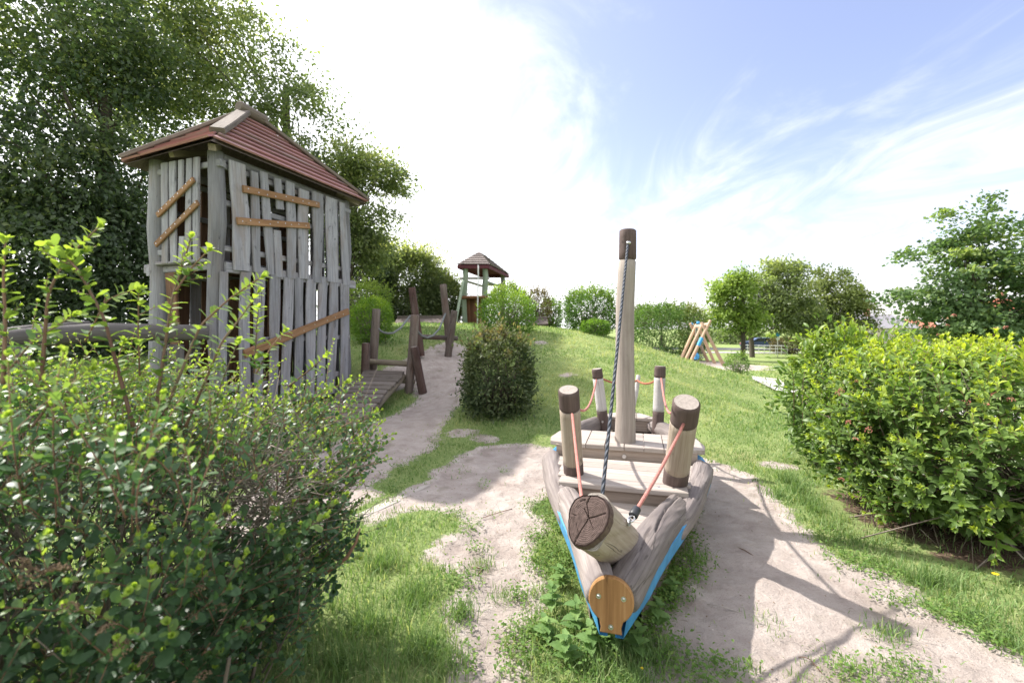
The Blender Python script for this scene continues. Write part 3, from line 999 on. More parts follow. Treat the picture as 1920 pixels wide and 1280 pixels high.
def low_weeds():
    """Knotweed and clover: small round leaves close to the ground, thickest beside the boat and along the rims of the sand."""
    pts = []
    for px, py, r, n in ((1010, 950, .16, 260), (1035, 975, .16, 300), (1010, 1010, .13, 300), (1040, 1040, .12, 320), (1010, 1060, .12, 260), (1050, 1080, .13, 300), (960, 1120, .12, 260), (990, 1190, .13, 320), (1050, 1210, .14, 320), (985, 1240, .13, 300),
                         (1270, 1080, .12, 260), (1250, 1130, .1, 240), (1300, 960, .12, 220), (1310, 1010, .1, 200), (840, 965, .25, 300), (900, 990, .18, 260), (880, 1030, .14, 200), (860, 1090, .14, 260), (880, 1150, .12, 260), (905, 1180, .08, 120),
                         (1590, 1050, .16, 260), (1650, 1080, .14, 220), (1560, 1010, .16, 240), (1680, 1140, .14, 260), (1800, 1160, .16, 300), (1860, 1210, .15, 300), (1350, 1265, .14, 260), (1270, 1255, .14, 260), (1600, 1268, .12, 200), (1700, 1266, .12, 200),
                         (868, 886, .1, 70), (946, 884, .1, 70), (905, 912, .08, 60), (900, 1240, .12, 160), (760, 880, .2, 200), (720, 925, .2, 200), (1230, 1200, .16, 360), (1100, 1260, .18, 360), (820, 835, .2, 200), (900, 815, .3, 260), (990, 820, .3, 260)):
        a, b = ground_at(px, py)
        pts.append(np.stack([a + RNG.normal(0, r * .6, n), b + RNG.normal(0, r * .6, n), np.abs(RNG.normal(.0, .028, n)) + .004, np.full(n, 1.0)], 1))
    q_ = np.concatenate(pts)
    q_ = q_[(sand_at(q_[:, 0], q_[:, 1]) < .05)]
    tall = []
    for px, py, r, n, h in ((1272, 985, .10, 260, .10), (1292, 1030, .10, 300, .12), (1300, 1076, .10, 300, .12), (1268, 1112, .10, 300, .13), (1236, 1150, .09, 260, .14), (1206, 1190, .10, 260, .12), (1110, 1215, .10, 240, .10), (1052, 1000, .06, 200, .07), (1066, 1060, .06, 200, .09), (1255, 1060, .08, 240, .12)):
        a, b = ground_at(px, py)
        tall.append(np.stack([a + RNG.normal(0, r * .6, n), b + RNG.normal(0, r * .6, n), h * RNG.random(n) ** .8, np.full(n, 1.0)], 1))
    q_ = np.concatenate([q_] + tall)
    n = len(q_)
    pos = np.stack([q_[:, 0], q_[:, 1], terrain(q_[:, 0], q_[:, 1]) + q_[:, 2]], 1)
    a = RNG.uniform(0, 6.2832, n)
    dr = np.stack([np.cos(a), np.sin(a), RNG.normal(.25, .35, n)], 1)
    nr = np.stack([RNG.normal(0, .4, n), RNG.normal(0, .4, n), np.ones(n)], 1)
    L = RNG.uniform(.012, .028, n)
    tag(leaf_mesh('ground_weeds', pos, dr, nr, L, L * .62, .2 + .6 * RNG.random(n) ** 1.5, 'mid', M['weed']), kind='stuff')


low_weeds()


def gravel():
    n0 = 9000
    x = RNG.uniform(-2.2, 4.2, n0); y = RNG.uniform(1.4, 6.0, n0)
    s = sand_at(x, y)
    k = (s > .0) & (RNG.random(n0) < .16)
    x, y = x[k], y[k]
    n = len(x)
    r = .002 + .006 * RNG.random(n) ** 4
    z = terrain(x, y) - .018 + r * .3 + (fbm(x * 7, y * 7, 8, 3) - .5) * .022
    oc = np.array([(1, 0, 0), (0, 1, 0), (-1, 0, 0), (0, -1, 0), (0, 0, .8), (0, 0, -.8)])
    v = np.stack([x, y, z], 1)[:, None] + oc[None] * (r[:, None] * (.6 + .8 * RNG.random((n, 6))))[:, :, None]
    f = np.array([0, 1, 4, 1, 2, 4, 2, 3, 4, 3, 0, 4, 1, 0, 5, 2, 1, 5, 3, 2, 5, 0, 3, 5])
    tag(np_mesh('gravel', v.reshape(-1, 3), (f[None] + (np.arange(n) * 6)[:, None]).reshape(-1), np.full(n * 8, 3), M['pebble']), kind='stuff')


gravel()


def litter():
    """Dry leaf bits and crumbs blown over the sand, thick under the broad hedge on the right."""
    n0 = 9500
    x = RNG.uniform(-2.2, 4.4, n0); y = RNG.uniform(1.4, 7.5, n0)
    k = (sand_at(x, y) > -.05) & (RNG.random(n0) < .28)
    x, y = x[k], y[k]
    a = RNG.uniform(2.7, 5.6, 9000); b = RNG.uniform(2.7, 5.6, 9000)
    k = (np.abs((a - 4.2) / 1.62) ** 3 + np.abs((b - 3.75) / 1.1) ** 3 < 1) & (RNG.random(9000) < .75)
    x = np.concatenate([x, a[k]]); y = np.concatenate([y, b[k]])
    n = len(x)
    z = terrain(x, y) - .010 + .012 * RNG.random(n)
    t = RNG.uniform(0, 6.2832, n)
    L = .006 + .018 * RNG.random(n) ** 2.2
    tag(leaf_mesh('leaf_litter', np.stack([x, y, z], 1), np.stack([np.cos(t), np.sin(t), RNG.normal(0, .2, n)], 1), np.stack([RNG.normal(0, .35, n), RNG.normal(0, .35, n), np.ones(n)], 1), L, L * .5, RNG.random(n), 'mid', M['litter']), kind='stuff')


litter()

# ------------------------------------------------------------------ the wooden play boat
BO, BE, BR = Vector((.457, 2.09, 0)), Vector((.267, .964, 0)).normalized(), Vector((.964, -.267, 0)).normalized()


def B(s, v, z):
    return BO + BE * s + BR * v + Vector((0, 0, z))


def half(s):
    return float(np.interp(s, [0, .3, .6, 1.0, 1.5, 2.0, 2.5, 3.0, 3.5, 3.9], [.035, .12, .205, .335, .485, .60, .60, .48, .30, .08]))


def zc(s):
    return float(np.interp(s, [0, .6, 1.0, 2.0, 3.0, 3.9], [.372, .395, .41, .43, .42, .43]))


def sag(a, b, drop, n=14):
    a, b = Vector(a), Vector(b)
    return [a.lerp(b, i / n) - Vector((0, 0, drop * 4 * (i / n) * (1 - i / n))) for i in range(n + 1)]


def polyline_d(x, y, line):
    best = np.full(x.shape, 1e9)
    for (ax, ay), (bx, by) in zip(line[:-1], line[1:]):
        dx, dy = bx - ax, by - ay
        t = np.clip(((x - ax) * dx + (y - ay) * dy) / (dx * dx + dy * dy + 1e-12), 0, 1)
        best = np.minimum(best, np.hypot(x - ax - t * dx, y - ay - t * dy))
    return best


def cracked_log(name, pts, radii, mat, parent, seg=72, nl=110, cracks=(), seed=0, round_end=(0.0, 0.0), capcracks=None, dents=0.004, tall=1.0):
    """A finely modelled round timber whose drying cracks are cut into its surface.
    cracks: ([(t, angle), ...], half width, depth); capcracks: the same for the far end face in units of its radius."""
    pts = [Vector(p) for p in pts]
    L = np.concatenate([[0], np.cumsum([(b - a).length for a, b in zip(pts[:-1], pts[1:])])])
    tot = L[-1]
    ts = np.linspace(0, tot, nl)
    pa = np.array([tuple(p) for p in pts])
    C = np.stack([np.interp(ts, L, pa[:, k]) for k in range(3)], 1)
    for _ in range(6):
        C[1:-1] = (C[:-2] + 2 * C[1:-1] + C[2:]) / 4
    R = np.interp(ts, L, radii)
    for e, k in ((0, round_end[0]), (1, round_end[1])):
        if k > 0:
            dd = (ts if e == 0 else tot - ts) / k
            R = R * np.where(dd < 1, np.sqrt(np.clip(1 - (1 - dd) ** 2.4, .16, 1)), 1)
    T = np.gradient(C, axis=0)
    T = unit(T)
    ref = np.array([0, 0, 1.0]) if abs(T[0][2]) < .9 else np.array([0, 1.0, 0])
    Sd = unit(np.cross(T, ref)); Up = np.cross(Sd, T) * tall
    Sd = Sd / tall
    A = np.linspace(0, 2 * np.pi, seg, endpoint=False)
    TT, AA = np.meshgrid(ts, A, indexing='ij')
    wob = dents * 1.5 * np.sin(2 * AA + seed + TT * 1.3) + dents * np.sin(3 * AA + TT * 3.1 + seed * 2) + (fbm(np.cos(AA) * 2 + 5 + seed, TT * 5 + np.sin(AA) * 2, seed, 3) - .5) * dents * 3
    rad = R[:, None] + wob
    for line, w, dep in cracks:
        dd = polyline_d(TT, AA * np.mean(R), [(a, b * np.mean(R)) for a, b in line])
        fade = np.clip((TT - line[0][0]) / .06 + .15, 0, 1) * np.clip((line[-1][0] - TT) / .06 + .15, 0, 1)
        rad = rad - dep * np.exp(-(dd / w) ** 2) * fade
    V = C[:, None, :] + (Sd[:, None, :] * np.cos(AA)[:, :, None] + Up[:, None, :] * np.sin(AA)[:, :, None]) * rad[:, :, None]
    G = np.stack([np.cos(AA) * rad, np.sin(AA) * rad, TT + seed], -1)
    nv = nl * seg
    ids = np.arange(nv).reshape(nl, seg)
    qd = np.stack([ids[:-1], np.roll(ids, -1, 1)[:-1], np.roll(ids, -1, 1)[1:], ids[1:]], -1).reshape(-1, 4)
    verts, gcs, cap = [V.reshape(-1, 3)], [G.reshape(-1, 3)], [np.zeros(nv)]
    loops, counts = [qd.ravel()], [np.full(len(qd), 4)]
    off = nv
    for e in (0, -1):
        nr = 44 if (e == -1 and capcracks) else 6
        rim = V[e] - C[e]
        fr = np.linspace(1, .02, nr)
        cx = -np.cos(A)[None] * fr[:, None]
        cy = np.sin(A)[None] * fr[:, None]
        dep = np.zeros((nr, seg))
        if e == -1 and capcracks:
            for line, w, d_ in capcracks:
                dep += d_ * np.exp(-(polyline_d(cx, cy, line) / w) ** 2)
            dep += (fbm(cx * 6, cy * 6, 4, 3) - .5) * .004 + .010 * np.clip((fr[:, None] - .90) / .1, 0, 1) ** 2
            dep = np.minimum(dep, .035)
        W = C[e] + rim[None] * fr[:, None, None] - T[e] * dep[:, :, None] * (1 if e == -1 else -1)
        g2 = np.stack([np.cos(A)[None] * fr[:, None] * R[e], np.sin(A)[None] * fr[:, None] * R[e], np.full((nr, seg), ts[e])], -1)
        ids = off + np.arange(nr * seg).reshape(nr, seg)
        qd = np.stack([ids[:-1], np.roll(ids, -1, 1)[:-1], np.roll(ids, -1, 1)[1:], ids[1:]], -1).reshape(-1, 4)
        if e == 0: qd = qd[:, ::-1]
        verts.append(W.reshape(-1, 3)); gcs.append(g2.reshape(-1, 3)); cap.append(np.ones(nr * seg))
        loops.append(qd.ravel()); counts.append(np.full(len(qd), 4))
        off += nr * seg
    return np_mesh(name, np.concatenate(verts), np.concatenate(loops), np.concatenate(counts), mat,
                   {'gc': np.concatenate(gcs), 'cap': np.concatenate(cap)}, True, parent)


def build_boat():
    boat = thing('play_boat', 'wooden play boat with blue hull stripe, mast and brown-tipped posts on the sand', 'play boat', B(1.9, 0, 0))
    # gunwale logs, bow pair finely modelled
    for sg in (1, -1):
        path = [B(s, sg * half(s), zc(s) - dz) for s, dz in ((.0, 0), (.15, 0), (.3, 0), (.5, 0), (.7, .005), (.9, .02), (1.1, .042), (1.25, .06))]
        rad = [.080, .084, .086, .086, .085, .084, .083, .082]
        up = math.pi / 2
        if sg == 1:
            cr = [([(.28, up - .15), (.5, up + .1), (.62, up + .05)], .0035, .02), ([(.55, up - .35), (.75, up - .05), (.95, up + .12), (1.3, up + .05)], .0045, .028), ([(.1, up - .2), (.3, up - .35)], .003, .012)]
        else:
            cr = [([(.2, up + .3), (.6, up + .2)], .003, .012), ([(.7, up - .1), (1.2, up - .2)], .003, .014)]
        cracked_log('gunwale_log', path, rad, M['boat_log'], boat, cracks=cr, seed=2 if sg == 1 else 5, round_end=(.02, .10), dents=.006)
        path = [B(s, sg * (half(s) + k), zc(s) + dz) for s, k, dz in ((.85, .03, -.085), (1.05, .048, -.065), (1.3, .062, -.042), (1.7, .06, -.02), (1.98, .05, -.005))]
        cracked_log('gunwale_log', path, [.06, .068, .072, .075, .076], M['boat_log'], boat, seg=40, nl=60, cracks=[([(.2, 1.3), (.6, 1.5)], .003, .012), ([(.6, 1.9), (.95, 1.8)], .003, .012)], seed=7 + sg, round_end=(.08, .03), dents=.006)
        path = [B(s, sg * (half(s) + .01), zc(s) + .035) for s in (2.46, 2.8, 3.1, 3.38)]
        cracked_log('gunwale_log', path, [.09, .088, .085, .08], M['boat_log'], boat, seg=36, nl=40, cracks=[([(.1, 1.4), (.6, 1.7)], .003, .01)], seed=11 + sg, round_end=(.03, .05), dents=.005)
        path = [B(s, sg * max(half(s) - .02, .03), zc(s) + .02) for s in (3.36, 3.6, 3.9)]
        MB().log(path, [.075, .07, .06], seg=14, seed=31 + sg).build('gunwale_log', M['boat_log'], boat)
        # blue strake below the logs
        m = MB()
        rings = []
        for s in np.linspace(-.005, 3.92, 40):
            h = half(s) + float(np.interp(s, [0, .3, .8, 1.1, 2.1, 2.5, 3.9], [.022, .060, .082, .096, .115, .095, .07]))
            z = zc(s) - float(np.interp(s, [0, .5], [.035, 0]))
            pr = [(h, z - .045), (h + .012, z - .050), (h - .004, z - .150), (max(h - .04, .0), z - .150), (max(h - .04, .0), z - .06)]
            rings.append(m.ring([B(s, sg * a, b) for a, b in pr], [(a, b, s) for a, b in pr]))
        m.loft(rings, False)
        m.build('blue_strake', M['blue_paint'], boat)
        m = MB()
        rings = []
        for s in np.linspace(.34, 3.85, 30):
            h = half(s) + .015
            z = zc(s)
            pr = [(h, z - .10), (h + .01, z - .12), (h * .86, .0), (h * .86, -.06), (max(h * .80 - .02, 0), -.06), (max(h - .05, 0), z - .1)]
            rings.append(m.ring([B(s, sg * a, b) for a, b in pr], [(a, b, s) for a, b in pr]))
        m.loft(rings, False)
        m.build('hull_board', M['boat_riser'], boat)
    # front well floor, front platform, middle bench, rear floor, rear deck: every board its own part
    k = 0
    for s0 in np.arange(.50, 1.25, .148):
        w = half(s0 + .07) - .035
        MB().plank(B(s0 + .07, -w, .318), B(s0 + .07, w, .318), .14, .03, (0, 0, 1), seed=k, n=3).build('floor_plank', M['boat_plank'], boat); k += 1
    MB().plank(B(1.275, -.36, .365), B(1.275, .36, .365), .115, .035, -BE, seed=40, n=3).build('riser_board', M['boat_riser'], boat)
    for i, s0 in enumerate((1.235, 1.385, 1.535, 1.665, 1.795)):
        wd = (.142, .142, .122, .122, .122)[i]
        w = (.455, .485, .50, .54, .57)[i]
        MB().plank(B(s0 + wd / 2, -w, .437 + .002 * (i % 2)), B(s0 + wd / 2, w, .438), wd, .042 if i < 2 else .036, (0, 0, 1), seed=60 + i, n=4, ch=.007).build('deck_plank', M['boat_plank'], boat)
    MB().plank(B(1.99, -.60, .488), B(1.99, .60, .488), .118, .04, -BE, seed=41, n=3).build('riser_board', M['boat_riser'], boat).name = 'riser_board'
    edges = np.linspace(-.665, .665, 9)
    for i in range(8):
        a, b = edges[i] + .003, edges[i + 1] - .003
        s0, s1 = 1.945 + .004 * (i % 3), 2.50
        out = [(s0, a), (s1, a), (s1, b), (s0, b)]
        if i == 0: out = [(s0 + .0, b), (s0 + .06, a), (s0 + .20, a - .02), (s1 - .1, a + .02), (s1, b)]
        if i == 7: out = [(s1, a), (s1 - .1, b - .02), (s0 + .20, b + .02), (s0 + .06, b), (s0, a)]
        MB().prism(out if i in (0,) else out, B(0, 0, .528), BE, BR, Vector((0, 0, 1)), .042).build('bench_board', M['boat_plank'], boat)
    for i, s0 in enumerate(np.arange(2.52, 3.3, .135)):
        w = half(s0 + .06) - .03
        MB().plank(B(s0 + .065, -w, .36), B(s0 + .065, w, .36), .128, .034, (0, 0, 1), seed=80 + i, n=3).build('floor_plank', M['boat_plank'], boat)
    MB().plank(B(3.46, -.30, .44), B(3.46, .30, .44), .13, .035, -BE, seed=42, n=3).build('riser_board', M['boat_riser'], boat)
    for a, b in ((-.30, -.105), (-.10, .10), (.105, .30)):
        def lim(v): return 3.44 + (.50 - abs(v) * 1.45)
        MB().prism([(3.43, a), (lim(a), a), (lim((a + b) / 2) + .02, (a + b) / 2), (lim(b), b), (3.43, b)], B(0, 0, .507), BE, BR, Vector((0, 0, 1)), .036).build('stern_board', M['boat_plank'], boat)
    # keyhole-shaped plate on the bow
    out = []
    for a in np.linspace(-58, 238, 30):
        out.append((.101 * math.cos(math.radians(a)), .372 + .101 * math.sin(math.radians(a))))
    out += [(-.044, .285 - .03), (-.048, .232), (.048, .232), (.044, .285 - .03)]
    tilt = (-BE + Vector((0, 0, .12))).normalized()
    upv = (Vector((0, 0, 1)) - tilt * tilt.z).normalized()
    plate = MB().prism(out, B(-.055, 0, 0) - Vector((0, 0, 0)), BR, upv, tilt, .032).build('prow_plate', M['prow_oak'], boat)
    for a, b in ((-.055, .385), (.055, .388), (.0, .262)):
        m = MB()
        c = B(-.055, 0, 0) + BR * a + upv * b + tilt * .032
        m.log([c - tilt * .002, c + tilt * .002], .0115, seg=14, wob=0, bevel=0)
        m.ball(c + tilt * .002, .007, 8, .6, tilt)
        m.build('bolt', M['steel'], plate)
    # the short thick bowsprit
    f, b_ = Vector((.332, 2.0, .762)), Vector((.60, 2.52, .40))
    cc = [([(.06, .04), (-.05, .35), (-.17, .62), (-.02, 1.0)], .014, .020), ([(.06, .04), (.40, .16), (.76, .31)], .012, .016), ([(.06, .04), (-.16, -.34), (-.36, -.74), (-.42, -1.0)], .013, .020), ([(-1.0, .10), (-.60, .05)], .012, .012),
          ([(-.5, .62), (-.28, .76)], .012, .012), ([(-.52, -.25), (-.3, -.5)], .010, .010), ([(-.25, .38), (.05, .05)], .012, .014), ([(.1, 0), (.42, -.38)], .009, .010)]
    fdir = (f - b_).normalized()
    split = f - fdir * .045
    cracked_log('bowsprit_tip', [split, f], [.108, .101], M['stump_face'], boat, seg=160, nl=10, capcracks=cc, seed=3, dents=.005, tall=1.10)
    cracked_log('bowsprit', [b_, split - fdir * .0005], [.112, .1077], M['post_pale'], boat, seg=80, nl=50, cracks=[([(.3, .6), (.8, .5)], .003, .01)], seed=3, dents=.005, tall=1.10)
    m = MB()
    c = f - fdir * .10 + Vector((.012, -.03, -.118))
    m.ball(c, .017, 10, .7, (-.1, -.6, -.8))
    m.build('bolt', M['black_plastic'], boat)
    # mast
    q0, q1 = B(2.13, .0, .30), P(1177, 431, 4.16)
    def mp(z): return q0 + (q1 - q0) * ((z - q0.z) / (q1.z - q0.z))
    path = [mp(.3), mp(.6), mp(.9) + Vector((.004, 0, 0)), mp(1.35) + Vector((-.012, 0, 0)), mp(1.8) + Vector((-.016, 0, 0)), mp(2.22)]
    mast = MB().log(path, [.096, .095, .086, .084, .083, .078], seg=26, seed=4, wob=.022, step=.12).build('mast', M['mast_wood'], boat)
    MB().log([mp(2.2205), mp(2.35), q1], [.079, .078, .0765], seg=26, seed=4, wob=.022, step=.06).build('painted_band', M['band_brown'], mast)
    # posts
    for base, top, rad, ft, fb, mk, sd_ in ((B(1.47, -.37, .40), P(1066, 730, 3.33), .079, .20, .21, 'post_pale', 51), (B(1.46, .375, .40), P(1287, 753, 2.95), .087, .21, .26, 'post_pale', 52),
                                          (B(3.36, -.26, .30), P(1119, 691, 5.36), .062, .14, .40, 'post_grey', 53), (B(3.34, .33, .30), P(1238, 686, 5.24), .064, .155, .40, 'post_grey', 54)):
        a1, a2 = base.lerp(top, fb), base.lerp(top, 1 - ft)
        d = (top - base).normalized() * .0006
        post = MB().log([a1 + d, a2 - d], rad * .985, seg=22, seed=sd_, wob=.02, caps=(True, True), bevel=.004).build('post', M[mk], boat)
        MB().log([a2, top], [rad, rad * .985], seg=22, seed=sd_, wob=.02, bevel=.010).build('painted_band', M['band_brown'], post)
        MB().log([base, a1], [rad * 1.0, rad * 1.005], seg=22, seed=sd_, wob=.02, bevel=.003).build('painted_band', M['band_brown'], post)
        if sd_ in (53, 54):
            m = MB()
            c = base.lerp(top, .25) - BE * (rad + .001)
            m.log([c, c - BE * .006], .013, seg=12, wob=0, bevel=0).build('bolt', M['steel'], post)
    # tiller post at the stern
    MB().log([B(3.72, .02, .45), P(1193, 735, 5.78), P(1197, 703, 5.82)], [.03, .028, .027], seg=12, seed=9).build('tiller', M['post_grey'], boat)
    m = MB(); c = B(1.965, .0, .478); m.log([c, c - BE * .008], .018, seg=14, wob=0, bevel=0); m.log([c - BE * .008, c - BE * .012], .009, seg=10, wob=0, bevel=0)
    m.build('bolt', M['steel'], boat)
    for s, v in ((1.30, -.12), (1.30, .26), (1.30, .36)):
        m = MB(); c = B(s, v, .4585); m.log([c, c + Vector((0, 0, .003))], .010, seg=10, wob=0, bevel=0).build('bolt', M['steel'], boat)
    # ropes
    fl, fr = P(1073, 776, 3.27), P(1282, 794, 2.95)
    sh = P(1190, 961, 2.30)
    MB().poly_tube(sag(fr, sh, .02), .0100, 10).build('red_rope', M['red_rope'], boat)
    MB().poly_tube(sag(fl, P(1092, 945, 2.42), .015), .0100, 10).build('red_rope', M['red_rope'], boat)
    mt = P(1177, 458, 4.05)
    MB().poly_tube(sag(mt, P(1127, 950, 2.36), .01, 24), .0105, 10).build('mast_rope', M['black_rope'], boat)
    m = MB(); m.ball(mt + Vector((.006, -.004, .012)), .022, 10, .8).build('rope_eye', M['steel'], boat)
    rl, rr_ = P(1118, 712, 5.30), P(1240, 709, 5.18)
    MB().poly_tube(sag(P(1085, 766, 3.40), rl, .13), .0105, 8).build('red_rope', M['red_rope'], boat)
    MB().poly_tube(sag(P(1262, 772, 3.06), rr_, .13), .0105, 8).build('red_rope', M['red_rope'], boat)
    tl = P(1195, 713, 5.78)
    MB().poly_tube(sag(P(1130, 710, 5.40), tl, .05), .012, 8).build('orange_rope', M['orange_rope'], boat)
    MB().poly_tube(sag(tl, P(1229, 713, 5.28), .04), .012, 8).build('orange_rope', M['orange_rope'], boat)
    # ferrule and shackle where the red rope meets the bowsprit
    dr = (sh - fr).normalized()
    fer = MB().log([sh - dr * .035, sh + dr * .025], [.021, .024], seg=16, wob=0, bevel=.004).build('ferrule', M['black_plastic'], boat)
    m = MB()
    c = sh + dr * .045
    n1 = dr.cross(Vector((0, 0, 1))).normalized(); n2 = n1.cross(dr)
    m.poly_tube([c + (dr * math.cos(a) * 1.5 + n1 * math.sin(a)) * .015 for a in np.linspace(0, 6.28, 16)], .005, 8)
    c2 = c + dr * .026
    m.poly_tube([c2 + (dr * math.cos(a) * 1.4 + n2 * math.sin(a)) * .013 for a in np.linspace(0, 6.28, 16)], .005, 8)
    m.build('shackle', M['steel'], fer)
    return boat


build_boat()

# ------------------------------------------------------------------ the two-storey play house
HC, HU, HW = Vector((-4.23, 6.5, 0)), Vector((.33, .944, 0)).normalized(), Vector((-.944, .33, 0)).normalized()
HL, HWD = 2.71, 1.17


def Hp(u, w, z):
    return HC + HU * u + HW * w + Vector((0, 0, z))


def u_of(px):
    k = (px - 960) / FOCAL
    return (k * HC.y - HC.x) / (HU.x - k * HU.y)


def w_of(px):
    k = (px - 960) / FOCAL
    return (k * HC.y - HC.x) / (HW.x - k * HW.y)


def z_on(px, py, face):
    p = Hp(u_of(px), 0, 0) if face == 'r' else Hp(0, w_of(px), 0)
    return CAM_H - (py - HORIZON) / FOCAL * p.y


def build_house():
    hz = gz(-4.0, 7.8)
    house = thing('play_house', 'tall grey slatted play house with faded red hipped roof and boarded windows', 'play house', (HC.x + .5, HC.y + 1, hz))
    G = M['grey_wood']
    outR, outF = -HW, -HU
    # corner posts, crooked
    for u, w, r, dx, sd_ in ((0, 0, .108, .05, 1), (HL, 0, .10, .04, 2), (0, HWD, .128, -.03, 3), (HL, HWD, .11, .03, 4)):
        off = HW * dx
        MB().log([Hp(u, w, .05), Hp(u, w, .9) - off, Hp(u, w, 1.7) + off * .4, Hp(u, w, 2.5) + off * .2, Hp(u, w, 3.1) - off * .8, Hp(u, w, 4.12)], [r * 1.05, r, r * 1.03, r * .95, r * 1.04, r * .92],
                 seg=18, seed=100 + sd_, wob=.05, step=.2).build('post', M['house_post'], house)
    # beams and rails
    def beam(u0, w0, u1, w1, z, h, t, nm='beam', mat=G, seed=0, dz=0):
        MB().plank(Hp(u0, w0, z), Hp(u1, w1, z + dz), h, t, outR if abs(u1 - u0) > abs(w1 - w0) else outF, seed=seed, n=6, wob=.03, ch=.01).build(nm, mat, house)
    zf = 2.47
    beam(.06, -.10, HL + .18, -.10, zf, .15, .06, 'floor_beam', seed=1)
    beam(-.10, HWD + .10, HL + .15, HWD + .10, zf, .17, .07, 'floor_beam', seed=2)
    beam(.0, HWD + .30, .0, .04, zf + .03, .13, .06, 'floor_beam', seed=3)
    beam(-.07, HWD - .08, -.07, .06, zf + .085, .045, .10, 'floor_beam', seed=13)
    beam(HL + .10, -.05, HL + .10, HWD + .05, zf, .16, .07, 'floor_beam', seed=4)
    for zz_, s0 in ((3.92, 5), (3.40, 6), (2.75, 7)):
        beam(-.05, -.085, HL + .06, -.085, zz_, .085, .04, 'rail', seed=s0)
        beam(-.02, HWD + .085, HL, HWD + .085, zz_, .085, .04, 'rail', seed=s0 + 20)
    beam(-.02, -.085, HL + .03, -.085, 1.42, .085, .04, 'rail', seed=9)
    beam(-.02, -.085, HL + .03, -.085, .72, .10, .04, 'rail', seed=10)
    beam(-.06, -.02, -.06, HWD, 3.92, .085, .04, 'rail', seed=11)
    beam(-.06, -.02, -.06, HWD, 2.72, .085, .04, 'rail', seed=12)
    for w in (-.02, HWD + .02):
        MB().log([Hp(.06, w, 4.05), Hp(HL - .06, w, 4.05)], .07, seg=12, seed=60 + int(w), wob=.05).build('wall_plate', M['house_post'], house)
    MB().plank(Hp(-.02, -.16, 3.93), Hp(-.02, .06, 3.93), .09, .10, (0, 0, 1), seed=14).build('beam_end', G, house)
    # upper slats on the long side (edges read in the photograph)
    R_ = random.Random(5)
    up = [(417, 450, 1, 1), (456, 473, 1, 1), (478, 495, 1, 1), (499, 515, 1, 0), (522, 540, 1, 1), (546, 566, 1, 1), (571, 592, 1, 1), (598, 622, 1, 1), (626, 640, 1, 1)]
    for i, (a, b, _, full) in enumerate(up):
        ua, ub = u_of(a), u_of(b)
        u = (ua + ub) / 2
        w = (ub - ua)
        du = R_.uniform(-.03, .03)
        bot, top = zf - .04 + R_.uniform(-.02, .03), 4.00 + R_.uniform(-.03, .03)
        spans = [(bot, top)] if full else [(bot, 3.17), (3.52, top)]
        for j, (z0, z1) in enumerate(spans):
            sl = MB().plank(Hp(u + du + .03, -.152, z0), Hp(u - du - .02, -.150, z1), w * .87, .042, outR, seed=200 + i * 3 + j, wob=.11, n=9, ch=.012, w1=w * R_.uniform(.86, .98)).build('slat', G, house)
    # lower slats on the long side
    lo = [(436, 457, -2), (464, 483, -3), (494, 513, -6), (519, 538, -7), (541, 557, -4), (563, 581, -5), (585, 602, -5), (605, 622, -5), (627, 643, -3)]
    for i, (a, b, lean) in enumerate(lo):
        u = (u_of(a) + u_of(b)) / 2
        w = u_of(b) - u_of(a)
        ub = u + (u_of(a + lean) - u_of(a))
        MB().plank(Hp(ub, -.150, .40 + R_.uniform(-.03, .03)), Hp(u, -.146 if i % 2 else -.143, 2.43 + (.03 if i % 3 else .0)), w * .86, .04, outR, seed=300 + i, wob=.08, n=9, ch=.012, w1=w).build('slat', G, house)
    # one more near the corner
    MB().plank(Hp(.0, -.128, .3), Hp(.02, -.128, 2.40), .12, .03, outR, seed=333, wob=.06, n=6).build('slat', G, house)
    # upper slats on the short side facing the path
    for i, (a, b, holes) in enumerate(((318, 331, 0), (334, 347, 0), (349, 360, 1), (363, 374, 0), (377, 390, 0))):
        wa, wb = w_of(b), w_of(a)
        w = (wa + wb) / 2
        wd = abs(wb - wa)
        spans = [(2.55, 4.02)] if not holes else [(2.55, 2.92), (3.50, 4.02)]
        for j, (z0, z1) in enumerate(spans):
            MB().plank(Hp(-.115, w, z0), Hp(-.115, w + R_.uniform(-.02, .02), z1), wd * .95, .035, outF, seed=400 + i * 2 + j, wob=.08, n=7, ch=.012).build('slat', G, house)
    # far side and back: close-set boards
    for i in range(15):
        u = .1 + i * (HL - .2) / 14
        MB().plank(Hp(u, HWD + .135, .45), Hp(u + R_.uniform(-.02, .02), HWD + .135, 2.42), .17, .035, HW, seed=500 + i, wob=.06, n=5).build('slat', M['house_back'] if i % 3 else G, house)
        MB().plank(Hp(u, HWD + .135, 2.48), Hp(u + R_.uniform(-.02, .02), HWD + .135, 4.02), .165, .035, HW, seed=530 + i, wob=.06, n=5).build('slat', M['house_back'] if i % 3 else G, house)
    for i in range(6):
        w = .1 + i * (HWD - .2) / 5
        MB().plank(Hp(HL + .11, w, .45), Hp(HL + .11, w + R_.uniform(-.02, .02), 4.02), .15, .035, HU, seed=560 + i, wob=.06, n=7).build('slat', G, house)
    # floors
    for i in range(10):
        u = .1 + i * .278
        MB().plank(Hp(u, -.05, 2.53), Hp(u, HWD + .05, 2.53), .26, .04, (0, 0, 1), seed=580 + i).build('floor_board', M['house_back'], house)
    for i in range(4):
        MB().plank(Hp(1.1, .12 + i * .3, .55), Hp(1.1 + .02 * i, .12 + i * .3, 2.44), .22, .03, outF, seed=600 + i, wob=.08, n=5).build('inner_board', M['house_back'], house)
    MB().plank(Hp(-.04, .70, .4), Hp(-.05, .84, 2.42), .20, .035, outF, seed=610, wob=.08, n=6).build('inner_board', M['house_back'], house)
